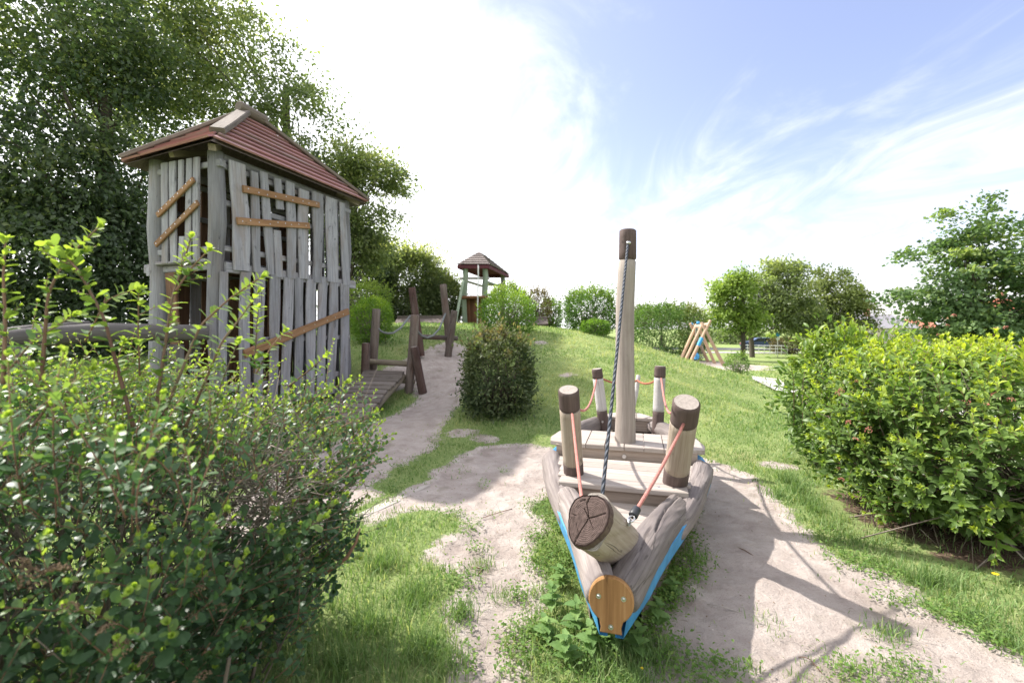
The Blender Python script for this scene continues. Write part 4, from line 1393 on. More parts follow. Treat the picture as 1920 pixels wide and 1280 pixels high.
    # diagonal and level boards nailed over the openings
    def board(face, a, b, wd, off, seed):
        if face == 'r':
            p, q_ = Hp(u_of(a[0]), -off, z_on(*a, 'r')), Hp(u_of(b[0]), -off, z_on(*b, 'r'))
            n = outR
        else:
            p, q_ = Hp(-off, w_of(a[0]), z_on(*a, 'f')), Hp(-off, w_of(b[0]), z_on(*b, 'f'))
            n = outF
        bd = MB().plank(p, q_, wd, .035, n, seed=seed, wob=.05, n=6, ch=.008).build('brace_board', M['oak_new'], house)
        m = MB()
        for k in range(9):
            c = p.lerp(q_, (k + .5) / 9 + R_.uniform(-.02, .02)) + n * .0185 + Vector((0, 0, R_.uniform(-.02, .02)))
            m.log([c - n * .001, c + n * .0025], .009, seg=7, wob=0, bevel=0)
        tag(m.build('nail_head', M['steel'], bd), kind='stuff')
    board('r', (437, 357), (582, 386), .105, .195, 1)
    board('r', (426, 416), (563, 425), .105, .195, 2)
    board('r', (440, 663), (638, 584), .125, .192, 3)
    board('f', (316, 408), (383, 342), .085, .155, 4)
    board('f', (313, 463), (391, 385), .085, .155, 5)
    # roof: four slopes of lapped boards
    ez, rz = 4.13, 5.11
    o = .30
    e = [(-o, -o), (HL + o, -o), (HL + o, HWD + o), (-o, HWD + o)]
    r0, r1 = (.95, HWD / 2), (1.27, HWD / 2)
    slopes = [((e[0], e[1]), (r0, r1), 9), ((e[3], e[0]), (r0, r0), 8), ((e[2], e[3]), (r1, r0), 9), ((e[1], e[2]), (r1, r1), 8)]
    k = 0
    for (A, Bq), (Cq, Dq), n in slopes:
        ze = lambda q_: ez - (.11 if q_[1] > 1 else 0)      # the far-left eave sags
        a, b, c, d = Hp(*A, ze(A)), Hp(*Bq, ze(Bq)), Hp(*Cq, rz), Hp(*Dq, rz)
        nrm = (b - a).cross(c - a).normalized()
        if nrm.z < 0: nrm = -nrm
        for i in range(n):
            f0, f1 = i / n, min(1, (i + 1.12) / n)
            m = MB()
            jit = R_.uniform(-.004, .006)
            lo_a, lo_b, hi_a, hi_b = a.lerp(c, f0), b.lerp(d, f0), a.lerp(c, f1), b.lerp(d, f1)
            t = .028
            q_ = [lo_a + nrm * (.042 + jit), lo_b + nrm * (.042 - jit), hi_b + nrm * .002, hi_a + nrm * .002]
            ln = (lo_b - lo_a).length
            hh = (hi_a - lo_a).length
            gcs = [(0, 0, 0), (0, 0, ln), (hh, 0, ln), (hh, 0, 0)]
            top_ = m.ring([p + nrm * t for p in q_], [(g_[0], .02, g_[2] + k * .77) for g_ in gcs])
            bo = m.ring(q_, [(g_[0], 0, g_[2] + k * .77) for g_ in gcs])
            m.face(top_, False); m.face(list(reversed(bo)), False)
            for j in range(4):
                m.face((bo[j], bo[(j + 1) % 4], top_[(j + 1) % 4], top_[j]), False)
            m.build('roof_board', M['roof_red'], house)
            k += 1
    m = MB()
    pts = [Hp(*q_, (ez - (.11 if q_[1] > 1 else 0)) - .012) for q_ in e] + [Hp(*r0, rz - .04), Hp(*r1, rz - .04)]
    r = m.ring(pts, [(p.x, p.y, p.z) for p in pts])
    for f_ in ((0, 1, 5, 4), (3, 0, 4), (2, 3, 4, 5), (1, 2, 5)): m.face([r[j] for j in f_], False)
    m.build('roof_underside', M['bench_wood'], house)  # dark sheet added below the roof boards, its colour standing in for shade
    for i, (A, Cq) in enumerate(((e[0], r0), (e[1], r1), (e[2], r1), (e[3], r0))):
        a, c = Hp(*A, ez + (.01 if A[1] < 1 else -.08)), Hp(*Cq, rz + .03)
        dn = (a - c).normalized()
        wd = .20 if i == 0 else .11
        if i == 0:
            MB().plank(a - dn * .28 + Vector((0, 0, .06)), c + Vector((0, 0, .06)), .20, .085, (0, 0, 1), seed=700 + i, n=5, wob=.03, ch=.015).build('hip_board', M['hip_wood'], house)
        else:
            MB().plank(a + dn * .05 + Vector((0, 0, .085)), c + Vector((0, 0, .085)), wd, .06, (0, 0, 1), seed=700 + i, n=5, wob=.03, ch=.012).build('hip_board', M['hip_wood'], house)
    MB().log([Hp(.84, HWD / 2, rz + .14), Hp(1.38, HWD / 2, rz + .12)], [.095, .09], seg=14, seed=720, bevel=.02).build('ridge_log', M['hip_wood'], house)
    for i, (u, w, uu, ww) in enumerate(((-.19, -.17, .15, .15), (-.2, .62, .3, .62), (HL + .2, -.2, HL - .1, .1))):
        MB().plank(Hp(u, w, ez - .04), Hp(uu, ww, ez + .14), .09, .09, (0, 0, 1), seed=730 + i).build('rafter', M['hip_wood'], house)
    # sill log and step at the foot
    MB().log([Hp(-.1, -.06, .42), Hp(HL + .25, -.06, .40)], .075, seg=12, seed=741).build('sill_log', M['house_post'], house)
    MB().box(Hp(HL + .15, -.14, .40), (.22, .26, .22), Matrix.Rotation(.35, 3, 'Z')).build('foot_block', M['edge_board'], house)


build_house()

# a heavy log lying on stumps to the left of the house
def build_log():
    a, b = P(-160, 655, 4.75), P(392, 624, 6.15)
    t = thing('balance_log', 'thick dark weathered log lying level behind the leafy foreground shrub', 'log', (a.x * .5 + b.x * .5, 5.5, 0))
    MB().log([a, P(60, 632, 5.2), P(200, 622, 5.6), b], [.115, .12, .115, .10], seg=18, seed=801, wob=.05, step=.15).build('trunk', M['dark_log'], t)
    MB().log([P(-100, 640, 4.98), P(60, 618, 5.35), P(170, 608, 5.7)], [.06, .065, .05], seg=12, seed=804, wob=.06).build('upper_log', M['dark_log'], t)
    for px, d in ((30, 5.1), (330, 6.0)):
        p = P(px, 640, d)
        MB().log([(p.x, p.y, gz(p.x, p.y) - .1), (p.x, p.y, p.z - .04)], .09, seg=12, seed=802 + px).build('stump', M['dark_log'], t)


build_log()


# ------------------------------------------------------------------ ramp, posts and hanging ropes
def build_ramp():
    t = thing('ramp_bridge', 'plank ramp leading up to leaning red-brown and grey posts with slack ropes', 'climbing bridge', (-2.6, 8.4, .3))
    n0l, n0r, f0l, f0r = Vector((-3.13, 7.0, .115)), Vector((-2.36, 7.0, .115)), Vector((-2.97, 9.36, .73)), Vector((-2.19, 9.36, .70))
    upn = (n0r - n0l).cross(f0l - n0l).normalized()
    R_ = random.Random(3)
    n = 12
    for i in range(n):
        f = (i + .5) / n
        a, b = n0l.lerp(f0l, f), n0r.lerp(f0r, f)
        ex = (b - a).normalized()
        jit = R_.uniform(-.02, .02)
        MB().plank(a - ex * R_.uniform(.0, .05) + Vector((0, jit * .3, 0)), b + ex * R_.uniform(-.02, .03) - Vector((0, jit * .3, 0)), .165 + R_.uniform(-.022, .008), .045, upn + Vector((R_.uniform(-.02, .02), R_.uniform(-.04, .04), 0)), seed=820 + i, wob=.035, n=5, ch=.01).build('plank', M['ramp_plank'], t)
    for a, b, sd_ in ((n0r + Vector((-.04, -.05, -.085)), f0r + Vector((-.04, .0, -.085)), 1), (n0l + Vector((.06, -.05, -.085)), f0l + Vector((.06, 0, -.085)), 2)):
        MB().log([a, a.lerp(b, .5), b], .062, seg=12, seed=840 + sd_, wob=.05).build('side_log', M['ramp_log'], t)
    MB().log([P(688, 677, 9.42), P(781, 683, 9.40)], .062, seg=12, seed=845, wob=.05).build('cross_log', M['ramp_log'], t)
    MB().log([P(735, 712, 9.38), P(778, 715, 9.36)], .058, seg=12, seed=846, wob=.05).build('cross_log', M['ramp_log'], t)
    def post(top, base, d1, d0, r, mat, sd_, mid=0):
        a, b = P(*base, d0), P(*top, d1)
        b_ = a.lerp(b, -.10)
        m_ = a.lerp(b, .5) + Vector((mid, 0, 0))
        return MB().log([b_, m_, b], [r * 1.06, r, r * .95], seg=14, seed=sd_, wob=.05, step=.14).build('post', M[mat], t)
    post((686, 643), (685, 700), 9.36, 9.38, .085, 'red_post', 850)
    post((706, 579), (699, 690), 9.62, 9.66, .088, 'old_post', 851)
    post((778, 590), (765, 746), 9.32, 9.36, .092, 'old_post', 852, .015)
    post((776, 650), (793, 738), 9.16, 9.30, .088, 'red_post', 853)
    post((772, 539), (788, 656), 10.9, 10.9, .088, 'red_post', 854)
    post((831, 533), (842, 645), 12.0, 12.0, .095, 'old_post', 855)
    post((852, 582), (838, 682), 11.3, 11.3, .090, 'old_post', 856)
    MB().log([P(786, 631, 11.1), P(858, 634, 11.6)], .062, seg=12, seed=857).build('cross_log', M['old_post'], t)
    MB().poly_tube([P(*q_) for q_ in ((708, 615, 9.6), (716, 622, 9.7), (726, 625, 9.85), (738, 624, 10.05), (752, 614, 10.35), (769, 592, 10.8))], .022, 8).build('rope', M['grey_rope'], t)
    MB().poly_tube([P(*q_) for q_ in ((782, 620, 9.4), (790, 629, 9.9), (801, 633, 10.4), (812, 629, 10.9), (824, 616, 11.4), (835, 588, 11.9))], .024, 8).build('rope', M['grey_rope'], t)


build_ramp()


# ------------------------------------------------------------------ lookout tower on the hill
def build_tower():
    d0 = 19.0
    base = gz(-1.6, 20)
    A = Vector((P(863, 0, d0).x, d0, 0)); Bq = Vector((P(914, 0, d0).x, d0, 0))
    U = (Vector((P(951, 0, 22.4).x, 22.4, 0)) - Bq)
    L = U.length; U.normalize()
    W = (A - Bq); wd = W.length; W.normalize()
    t = thing('lookout_tower', 'small pale green timber lookout tower with hipped roof on the hilltop', 'tower', (*(A + Bq).xy / 2, base))
    def T(u, w, z): return Bq + U * u + W * w + Vector((0, 0, z))
    ez, rz = 4.22, 4.78
    ez = CAM_H + (HORIZON - 497) / FOCAL * d0
    rz = CAM_H + (HORIZON - 477) / FOCAL * 20.2
    bz = base - .1
    posts = [(.12, .14), (.12, wd - .16), (L - .35, .14), (L - .35, wd - .16)]
    for i, (u, w) in enumerate(posts):
        MB().log([T(u, w, bz), T(u, w + .04, bz + 1.2), T(u, w - .03, ez - .4), T(u, w + .02, ez + .12)], [.115, .105, .11, .10], seg=12, seed=900 + i, wob=.05).build('post', M['tower_green'], t)
    zp = CAM_H + (HORIZON - 558) / FOCAL * (d0 + .2)
    zr = CAM_H + (HORIZON - 522) / FOCAL * (d0 + .2)
    for u0, w0, u1, w1, z, r, m_ in ((.12, -.05, .12, wd + .05, zr, .055, 'post_grey'), (.1, .14, L - .3, .14, zr - .12, .05, 'tower_green'), (.1, wd - .14, L - .3, wd - .14, zr - .1, .05, 'tower_green'), (L - .35, 0, L - .35, wd, zr, .05, 'tower_green'), (L - .35, 0, L - .35, wd, zr - .5, .05, 'tower_green')):
        MB().log([T(u0, w0, z), T(u1, w1, z)], r, seg=10, seed=int(910 + z * 10)).build('rail', M[m_], t)
    for i in range(9):
        u = .1 + i * (L - .4) / 8
        MB().plank(T(u, .05, zp), T(u, wd - .05, zp), (L - .4) / 8 * .95, .05, (0, 0, 1), seed=920 + i).build('floor_board', M['tower_board'], t)
    MB().plank(T(.02, .0, zp), T(.02, wd, zp), .14, .05, -U, seed=930).build('floor_beam', M['tower_board'], t)
    for i in range(5):
        w = .32 + i * (wd - .5) / 4
        MB().plank(T(.45, w, bz), T(.45, w, zp - .03), (wd - .4) / 5 * 1.1, .035, -U, seed=940 + i).build('wall_board', M['tower_board'], t)
    for i in range(10):
        u = .2 + i * (L - .6) / 9
        MB().plank(T(u, wd - .1, bz), T(u, wd - .1, zp - .03), .3, .035, W, seed=950 + i).build('wall_board', M['tower_board'], t)
    a, b = P(853, 608, 18.2), P(869, 526, 18.9)
    MB().log([Vector((a.x, a.y, gz(a.x, a.y) - .1)), a.lerp(b, .5), b], .06, seg=10, seed=961).build('climbing_pole', M['tower_green'], t)
    MB().log([P(895, 611, 18.6), P(897, 497, 18.75)], .028, seg=8, seed=962, wob=0).build('slide_pole', M['pipe_white'], t)
    o = .08
    e = [(-o, -o), (L, -o), (L, wd + o), (-o, wd + o)]
    dz1 = -.0
    r0, r1 = (.75, wd / 2), (1.3, wd / 2)
    R_ = random.Random(8)
    for (Aq, Bb), (Cq, Dq), n in (((e[0], e[1]), (r0, r1), 8), ((e[3], e[0]), (r0, r0), 6), ((e[2], e[3]), (r1, r0), 8), ((e[1], e[2]), (r1, r1), 6)):
        a, b, c, d = T(*Aq, ez), T(*Bb, ez), T(*Cq, rz), T(*Dq, rz)
        nrm = (b - a).cross(c - a).normalized()
        if nrm.z < 0: nrm = -nrm
        for i in range(n):
            f0, f1 = i / n, min(1, (i + 1.1) / n)
            m = MB()
            q_ = [a.lerp(c, f0) + nrm * .035, b.lerp(d, f0) + nrm * .035, b.lerp(d, f1) + nrm * .005, a.lerp(c, f1) + nrm * .005]
            top_ = m.ring([p + nrm * .03 for p in q_], [(0, .02, 0), (0, .02, L), (.2, .02, L), (.2, .02, 0)])
            bo = m.ring(q_, [(0, 0, 0), (0, 0, L), (.2, 0, L), (.2, 0, 0)])
            m.face(top_, False); m.face(list(reversed(bo)), False)
            for j in range(4): m.face((bo[j], bo[(j + 1) % 4], top_[(j + 1) % 4], top_[j]), False)
            m.build('roof_board', M['tower_roof'], t)
    m = MB()
    pts = [T(*q_, ez - .01) for q_ in e] + [T(*r0, rz - .03), T(*r1, rz - .03)]
    r = m.ring(pts, [(p.x, p.y, p.z) for p in pts])
    for f_ in ((0, 1, 5, 4), (3, 0, 4), (2, 3, 4, 5), (1, 2, 5)): m.face([r[i] for i in f_], False)
    m.build('roof_underside', M['tower_under'], t)
    for i in range(4):
        a, b = T(*e[i], ez - .02), T(*e[(i + 1) % 4], ez - .02)
        MB().plank(a - Vector((0, 0, .06)), b - Vector((0, 0, .06)), .15, .03, (b - a).cross(Vector((0, 0, 1))), seed=970 + i).build('eaves_board', M['tower_under'], t)


build_tower()


def build_bench(label, ends, d, seed, legs=True):
    a, b = P(*ends[0], d), P(*ends[1], d)
    t = thing('low_bench', label, 'bench', ((a.x + b.x) / 2, d, gz((a.x + b.x) / 2, d)))
    ax = (b - a).normalized()
    MB().plank(a, b, .34, .07, (0, -.5, .85), seed=seed, n=4, wob=.02, ch=.015).build('seat', M['bench_wood'], t)
    MB().plank(a + Vector((0, .22, .12)), b + Vector((0, .22, .12)), .20, .06, (0, -1, .25), seed=seed + 1, n=4, wob=.02).build('back_board', M['bench_wood'], t)
    for f in (.12, .88):
        p = a.lerp(b, f)
        MB().log([(p.x, p.y + .1, gz(p.x, p.y) - .1), (p.x, p.y + .1, p.z + .1)], .06, seg=10, seed=seed + 5).build('leg', M['bench_wood'], t)


build_bench('low dark timber bench on the crest beside the brown shrub', ((985, 606), (1027, 604)), 16.5, 980)
build_bench('low grey bench in the shade under the dark thicket behind the rope posts', ((742, 603), (835, 602)), 17.0, 990)


# ------------------------------------------------------------------ swing frame in the dip beyond the lawn
def build_swing():
    d = 28.0
    t = thing('swing_frame', 'pale orange timber swing frame with crossed poles standing in sand', 'swing frame', (P(1318, 0, d).x, d, gz(P(1318, 0, d).x, d)))
    for i, (a, b, da, db) in enumerate((((1273, 671), (1306, 608), 29.5, 29.0), ((1281, 674), (1316, 610), 28.6, 28.4), ((1290, 677), (1332, 600), 27.6, 27.9), ((1330, 677), (1294, 606), 29.6, 29.2), ((1342, 682), (1310, 612), 28.6, 28.5), ((1360, 689), (1315, 604), 27.2, 28.0))):
        p, q_ = P(*a, da), P(*b, db)
        p = Vector((p.x, p.y, gz(p.x, p.y) - .15))
        pole = MB().log([p, q_], [.105, .085], seg=10, seed=1000 + i).build('pole', M['swing_pole'], t)
        if i == 2:
            MB().log([p.lerp(q_, .45), p.lerp(q_, .62)], .108, seg=10, seed=1010, wob=0).build('sleeve', M['blue_sleeve'], pole)
    MB().log([P(1297, 614, 29.4), P(1330, 607, 27.8)], .09, seg=10, seed=1011).build('ridge_pole', M['swing_pole'], t)
    m = MB(); m.ball(P(1309, 605, 28.2), .11, 10); m.ball(P(1297, 607, 29.2), .08, 8); m.build('hub', M['blue_sleeve'], t)
    for x0, x1 in ((1305, 1304), (1308, 1308), (1315, 1315), (1319, 1318)):
        MB().poly_tube([P(x0, 613, 28.5), P(x1, 668, 28.5)], .02, 6).build('swing_rope', M['grey_rope'], t)
    m = MB(); m.log([P(1303, 668, 28.5), P(1309, 668, 28.5)], .2, seg=12, wob=0).build('basket_seat', M['blue_sleeve'], t)
    MB().plank(P(1313, 670, 28.4), P(1320, 670, 28.4), .25, .05, (0, 0, 1)).build('swing_seat', M['grey_rope'], t)


build_swing()


# ------------------------------------------------------------------ edging board, twigs on the sand
def build_edging():
    a, b = ground_at(668, 972), ground_at(802, 906)
    t = thing('edging_board', 'pale timber edging board sunk along the grass edge of the sandy apron', 'edging board', (a[0], a[1], 0))
    pa, pb = Vector((*a, gz(*a) - .042)), Vector((*b, gz(*b) - .05))
    m_ = pa.lerp(pb, .52)
    dr = (pb - pa).normalized()
    MB().plank(pa, m_ - dr * .01, .13, .09, (0, 0, 1), seed=1100, n=5, wob=.04, ch=.012).build('board', M['edge_board'], t)
    MB().plank(m_ + dr * .01, pb, .12, .09, (0, 0, 1), seed=1101, n=5, wob=.05, ch=.012).build('board', M['edge_board'], t)


build_edging()
for i, (pts, r, lab) in enumerate((
        ([(1382, 1024), (1410, 1040), (1442, 1058)], .0030, 'thin dark twig on the shaded sand right of the bow'),
        ([(1326, 1128), (1370, 1142), (1405, 1152)], .0026, 'pale dry stalk on the sand beside the weeds right of the bow'),
        ([(884, 1061), (897, 1066), (906, 1060), (899, 1072)], .0045, 'dark crumpled twig on the sunlit sand left of the boat'),
        ([(905, 968), (930, 962), (960, 951)], .0030, 'thin bent twig on the sandy apron near the boat'),
        ([(1497, 1228), (1520, 1240), (1545, 1262)], .0022, 'hair-thin brown stem on the bright sand at the lower edge'))):
    g = [Vector((*ground_at(*q_), 0)) for q_ in pts]
    for k, v in enumerate(g): v.z = gz(v.x, v.y) - .012 + (.012 if k == 1 else 0)
    tag(MB().poly_tube([g[0]] + [g[0].lerp(g[1], .5) + Vector((.004, .003, .004))] + g[1:], r, 6).build('twig', M['twig_brown'] if i != 1 else M['edge_board'], None), lab, 'twig', 'twigs on the sand')

# ------------------------------------------------------------------ foreground shrubs, leaf by leaf
def tubes(name, lines, mat, parent, seg=4, kind='stuff'):
    """Many thin stems joined into one part; lines: (points, r0, r1)."""
    m = MB()
    for pts, r0, r1 in lines:
        n = len(pts)
        m.poly_tube(pts, [r0 + (r1 - r0) * i / (n - 1) for i in range(n)], seg)
    o = m.build(name, mat, parent)
    return tag(o, kind=kind) if kind else o


class LeafSet:
    def __init__(self):
        self.p, self.d, self.n, self.L, self.W, self.t, self.pr = [], [], [], [], [], [], []

    def add(self, p, d, n, L, W, t, pr=0.0):
        self.p.append(tuple(p)); self.d.append(tuple(d)); self.n.append(tuple(n)); self.L.append(L); self.W.append(W); self.t.append(t); self.pr.append(pr)

    def emit(self, parent, kind, mat, n_single, name='leaf'):
        p, d, n = np.array(self.p), np.array(self.d), np.array(self.n)
        L, W, t, pr = np.array(self.L), np.array(self.W), np.array(self.t), np.array(self.pr)
        # the leaves that show largest: long, near, towards the eye, in front of the rest
        px = p[:, 0] / np.maximum(p[:, 1], .2) * FOCAL + 960
        py = HORIZON + (CAM_H - p[:, 2]) / np.maximum(p[:, 1], .2) * FOCAL
        dist = np.linalg.norm(p - np.array([0, 0, CAM_H]), axis=1)
        score = L * W ** .5 / dist * np.exp(pr) * ((px > 4) & (px < 1916) & (py > 4) & (py < 1276) & (p[:, 1] > .5))
        order = np.argsort(-score)
        single = order[:n_single]
        rest = np.setdiff1d(np.arange(len(p)), single)
        for i in single:
            leaf_object(name, p[i], d[i], n[i], L[i], W[i], t[i], kind, mat, parent)
        tag(leaf_mesh('foliage', p[rest], d[rest], n[rest], L[rest], W[rest], t[rest], kind, mat, parent), kind='stuff')


def shoot(ls, lines, p0, d0, length, r_, leafL, ratio, gap, tint0, tint1, up=.3, prio=0.0, taper=.55, pairs=False, stem_r=.0022, open_=.75, tipboost=True):
    """One leafy shoot: a bending stem with leaves turning round it, younger towards the tip."""
    p = Vector(p0); d = Vector(d0).normalized()
    n = max(3, int(length / gap))
    ph = r_.uniform(0, 6.28)
    pts = [p.copy()]
    step = length / n
    curl = Vector((r_.gauss(0, .06), r_.gauss(0, .06), up * .10))
    for i in range(n):
        f = (i + 1) / n
        d = (d + curl).normalized()
        p = p + d * step
        pts.append(p.copy())
        ph += 2.4
        s1 = d.cross(Vector((.2, .3, 1))).normalized()
        s2 = d.cross(s1)
        for rep in range(2 if pairs else 1):
            a = ph + rep * math.pi if not pairs else (i % 2) * 1.57 + rep * math.pi + ph * 0 + r_.gauss(0, .2)
            out = s1 * math.cos(a) + s2 * math.sin(a)
            k = open_ * (1 - .55 * f ** 3)
            ld = (out * k + d * (1 - k * .6) + Vector((0, 0, r_.gauss(.02, .18)))).normalized()
            nn = (d * .9 - out * .35 + Vector((r_.gauss(0, .25), r_.gauss(0, .25), .55 + r_.gauss(0, .25))))
            size = leafL * (1 - taper * f ** 1.6) * r_.uniform(.75, 1.15) * (.6 if f < .12 else 1)
            t = tint0 + (tint1 - tint0) * f ** 1.5 + r_.gauss(0, .07)
            ls.add(p, ld, nn, size, size * ratio * r_.uniform(.85, 1.15), t, prio)
    if tipboost:
        for k in range(5):
            a = k * 1.26 + ph
            out = s1 * math.cos(a) + s2 * math.sin(a)
            ls.add(p, (d + out * .45), (out * -.6 + d * .4), leafL * .42 * r_.uniform(.8, 1.2), leafL * .42 * ratio, tint1 + .15, prio - .3)
    sub = pts[::2] + ([pts[-1]] if len(pts) % 2 == 0 else [])
    lines.append((sub if len(sub) > 1 else pts, stem_r, stem_r * .45))
    return pts


def flower_head_mesh(name, mat, seed, r=.022, n=46):
    rr = random.Random(seed)
    m = MB()
    for i in range(n):
        a, e = rr.uniform(0, 6.28), rr.random() ** .5
        x, y = math.cos(a) * e * r, math.sin(a) * e * r
        z = r * .55 * (1 - e * e) + rr.uniform(-.002, .002)
        s = r * rr.uniform(.10, .17)
        co = [(x + s, y, z), (x, y + s, z), (x - s, y, z), (x, y - s, z), (x, y, z + s), (x, y, z - s)]
        q_ = m.ring([Vector(c) for c in co], [(c[0], c[1], c[2]) for c in co])
        for f in ((0, 1, 4), (1, 2, 4), (2, 3, 4), (3, 0, 4), (1, 0, 5), (2, 1, 5), (3, 2, 5), (0, 3, 5)):
            m.face([q_[i] for i in f])
    me_o = m.build(name, mat, None)
    me = me_o.data
    bpy.data.objects.remove(me_o)
    return me


def left_shrub():
    cx, cy, cz = -1.72, 1.82, .56
    rx, ry, rz_ = 1.08, .88, .74
    sh = thing('foreground_shrub', 'big near shrub with small round leaves, reddish long shoots and brown dried flower heads', 'shrub', (cx, cy, 0))
    r_ = random.Random(21)
    ls, lines, woody, tall = LeafSet(), [], [], []

    def surf(az, el):
        n = Vector((math.cos(az) * math.cos(el), math.sin(az) * math.cos(el), math.sin(el)))
        e = 3.0
        k = (abs(n.x) ** e + abs(n.y) ** e + abs(n.z) ** e) ** (-1 / e)
        lump = 1 + .07 * math.sin(az * 5 + 1) * math.cos(el * 4) + .05 * math.sin(az * 9 + el * 7)
        # the corner towards the boat thins out towards its foot
        und = 1 - .36 * max(0, min(1, .45 - n.z)) * (n.x > 0)
        return Vector((cx + n.x * k * rx * lump * und, cy + n.y * k * ry * lump, cz + n.z * k * rz_ * lump)), n

    count = 0
    while count < 2500:
        az = r_.uniform(-math.pi, math.pi)
        el = math.asin(r_.uniform(-.75, 1))
        p, n = surf(az, el)
        if p.z < .06 or p.y < .62: continue
        gap_px = p.x / p.y * FOCAL + 960
        gap_py = HORIZON + (CAM_H - p.z) / p.y * FOCAL
        # a bare, twiggy hollow on the side near the path
        hollow = ((gap_px - 470) / 115) ** 2 + ((gap_py - 925) / 85) ** 2
        if hollow < 1 and r_.random() < .82: continue
        top = max(0, n.z)
        depth = abs(r_.gauss(0, .10)) + .05
        p0 = p - n * depth
        d = (n * .7 + Vector((r_.gauss(0, .45), r_.gauss(0, .45), .45 + r_.gauss(0, .3)))).normalized()
        ln = r_.uniform(.10, .22) + (.10 * r_.random() if top > .6 else 0) + (r_.uniform(.08, .2) if top > .6 and r_.random() < .16 else 0)
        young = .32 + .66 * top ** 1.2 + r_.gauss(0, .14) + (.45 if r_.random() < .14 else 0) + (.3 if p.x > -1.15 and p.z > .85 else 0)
        shoot(ls, lines, p0, d, ln, r_, r_.uniform(.030, .050) * (.74 if top > .5 else 1.1), .66, .0165, .06 + .26 * top, young, prio=-depth * 6, stem_r=.0019)
        count += 1
    # outlying sprigs that make the corner by the path ragged
    for px, py, d in ((640, 790, 1.95), (668, 812, 1.98), (690, 840, 2.0), (655, 850, 1.9), (680, 872, 1.95), (700, 800, 2.0), (625, 770, 1.95), (600, 750, 1.9), (660, 900, 1.9), (640, 940, 1.85), (620, 1000, 1.78), (610, 1040, 1.75), (590, 1080, 1.7), (578, 1130, 1.65), (570, 1180, 1.62), (555, 1240, 1.6)):
        for _ in range(5):
            q_ = P(px - 30 + r_.gauss(0, 14), py + 20 + r_.gauss(0, 14), d + r_.gauss(0, .08))
            shoot(ls, lines, q_, (Vector((.6, -.1, .5)) + Vector((r_.gauss(0, .3), r_.gauss(0, .3), r_.gauss(0, .3)))), r_.uniform(.09, .17), r_, .032, .66, .014, .2, .75 if py < 950 else .35, prio=.0)
    # depth: older leaves and wood inside
    for _ in range(10500):
        az, el = r_.uniform(-math.pi, math.pi), math.asin(r_.uniform(-.8, .95))
        p, n = surf(az, el)
        p = Vector((cx, cy, cz)).lerp(p, r_.uniform(.55, .93))
        if p.z < .05 or p.y < .7: continue
        gx_, gy_ = p.x / p.y * FOCAL + 960, HORIZON + (CAM_H - p.z) / p.y * FOCAL
        if ((gx_ - 470) / 115) ** 2 + ((gy_ - 925) / 85) ** 2 < 1 and r_.random() < .75: continue
        L = r_.uniform(.026, .054)
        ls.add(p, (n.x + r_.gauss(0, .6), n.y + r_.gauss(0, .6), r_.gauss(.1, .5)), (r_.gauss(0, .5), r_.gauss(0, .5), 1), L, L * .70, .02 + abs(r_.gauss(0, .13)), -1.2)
    for _ in range(240):
        az, el = r_.uniform(-math.pi, math.pi), math.asin(r_.uniform(.0, .98))
        p, n = surf(az, el)
        q1 = Vector((cx + r_.gauss(0, .35), cy + r_.gauss(0, .25), .0)).lerp(p, r_.uniform(.2, .55))
        q2 = q1.lerp(p, .55) + Vector((r_.gauss(0, .05), r_.gauss(0, .05), r_.gauss(.03, .04)))
        woody.append(([q1, q2, p + n * r_.uniform(-.1, .02)], r_.uniform(.0025, .006), .0014))
    for _ in range(330):   # the bare tangle in the hollow
        q1 = P(480 + r_.gauss(0, 65), 930 + r_.gauss(0, 50), 1.85 + r_.uniform(-.3, .2))
        dd = Vector((r_.uniform(-1, 1), r_.uniform(-.4, .4), r_.uniform(-.2, .9))).normalized()
        ln = r_.uniform(.10, .32)
        woody.append(([q1, q1 + dd * ln * .5 + Vector((r_.gauss(0, .012), 0, r_.gauss(0, .012))), q1 + dd * ln], r_.uniform(.0012, .0032), .0009))
    for _ in range(16):
        a = Vector((cx + r_.uniform(-.5, .7), cy + r_.uniform(-.4, .4), 0))
        b = a + Vector((r_.gauss(0, .15), r_.gauss(0, .15), r_.uniform(.5, .8)))
        woody.append(([a, a.lerp(b, .5) + Vector((r_.gauss(0, .04), r_.gauss(0, .04), 0)), b], r_.uniform(.008, .014), .005))
    tubes('twigs', woody, M['twig_grey'], sh)
    # the long shoots that stand above the hedge, each stem a part of its own
    for pts, d, r0 in (
            ([(250, 800), (195, 595), (150, 512), (128, 482), (187, 424)], 1.42, .0062), ([(150, 512), (128, 485), (97, 458)], 1.42, .004),
            ([(76, 735), (90, 550), (116, 497), (160, 470)], 1.40, .0062), ([(289, 790), (322, 561), (342, 500), (358, 444)], 1.50, .0062), ([(330, 545), (360, 500), (392, 468)], 1.52, .004),
            ([(306, 780), (375, 610), (430, 560), (492, 518)], 1.55, .0055), ([(348, 800), (416, 640), (455, 590), (486, 545)], 1.62, .0055), ([(6, 720), (10, 600), (6, 520), (10, 450)], 1.35, .006),
            ([(480, 700), (508, 650), (534, 620)], 1.75, .0035), ([(540, 725), (585, 690), (612, 664)], 1.82, .0035), ([(476, 700), (480, 640), (484, 577)], 1.72, .0035), ([(262, 705), (259, 620), (260, 545)], 1.55, .0032),
            ([(640, 800), (672, 785), (704, 772)], 1.95, .003), ([(20, 690), (60, 640), (140, 590)], 1.42, .0035), ([(160, 640), (200, 560), (262, 540)], 1.50, .0032), ([(400, 760), (430, 680), (446, 640)], 1.62, .0032),
            ([(210, 760), (215, 690), (232, 640)], 1.48, .0032), ([(560, 760), (610, 735), (650, 715)], 1.88, .003), ([(60, 800), (120, 720), (172, 690)], 1.35, .0035)):
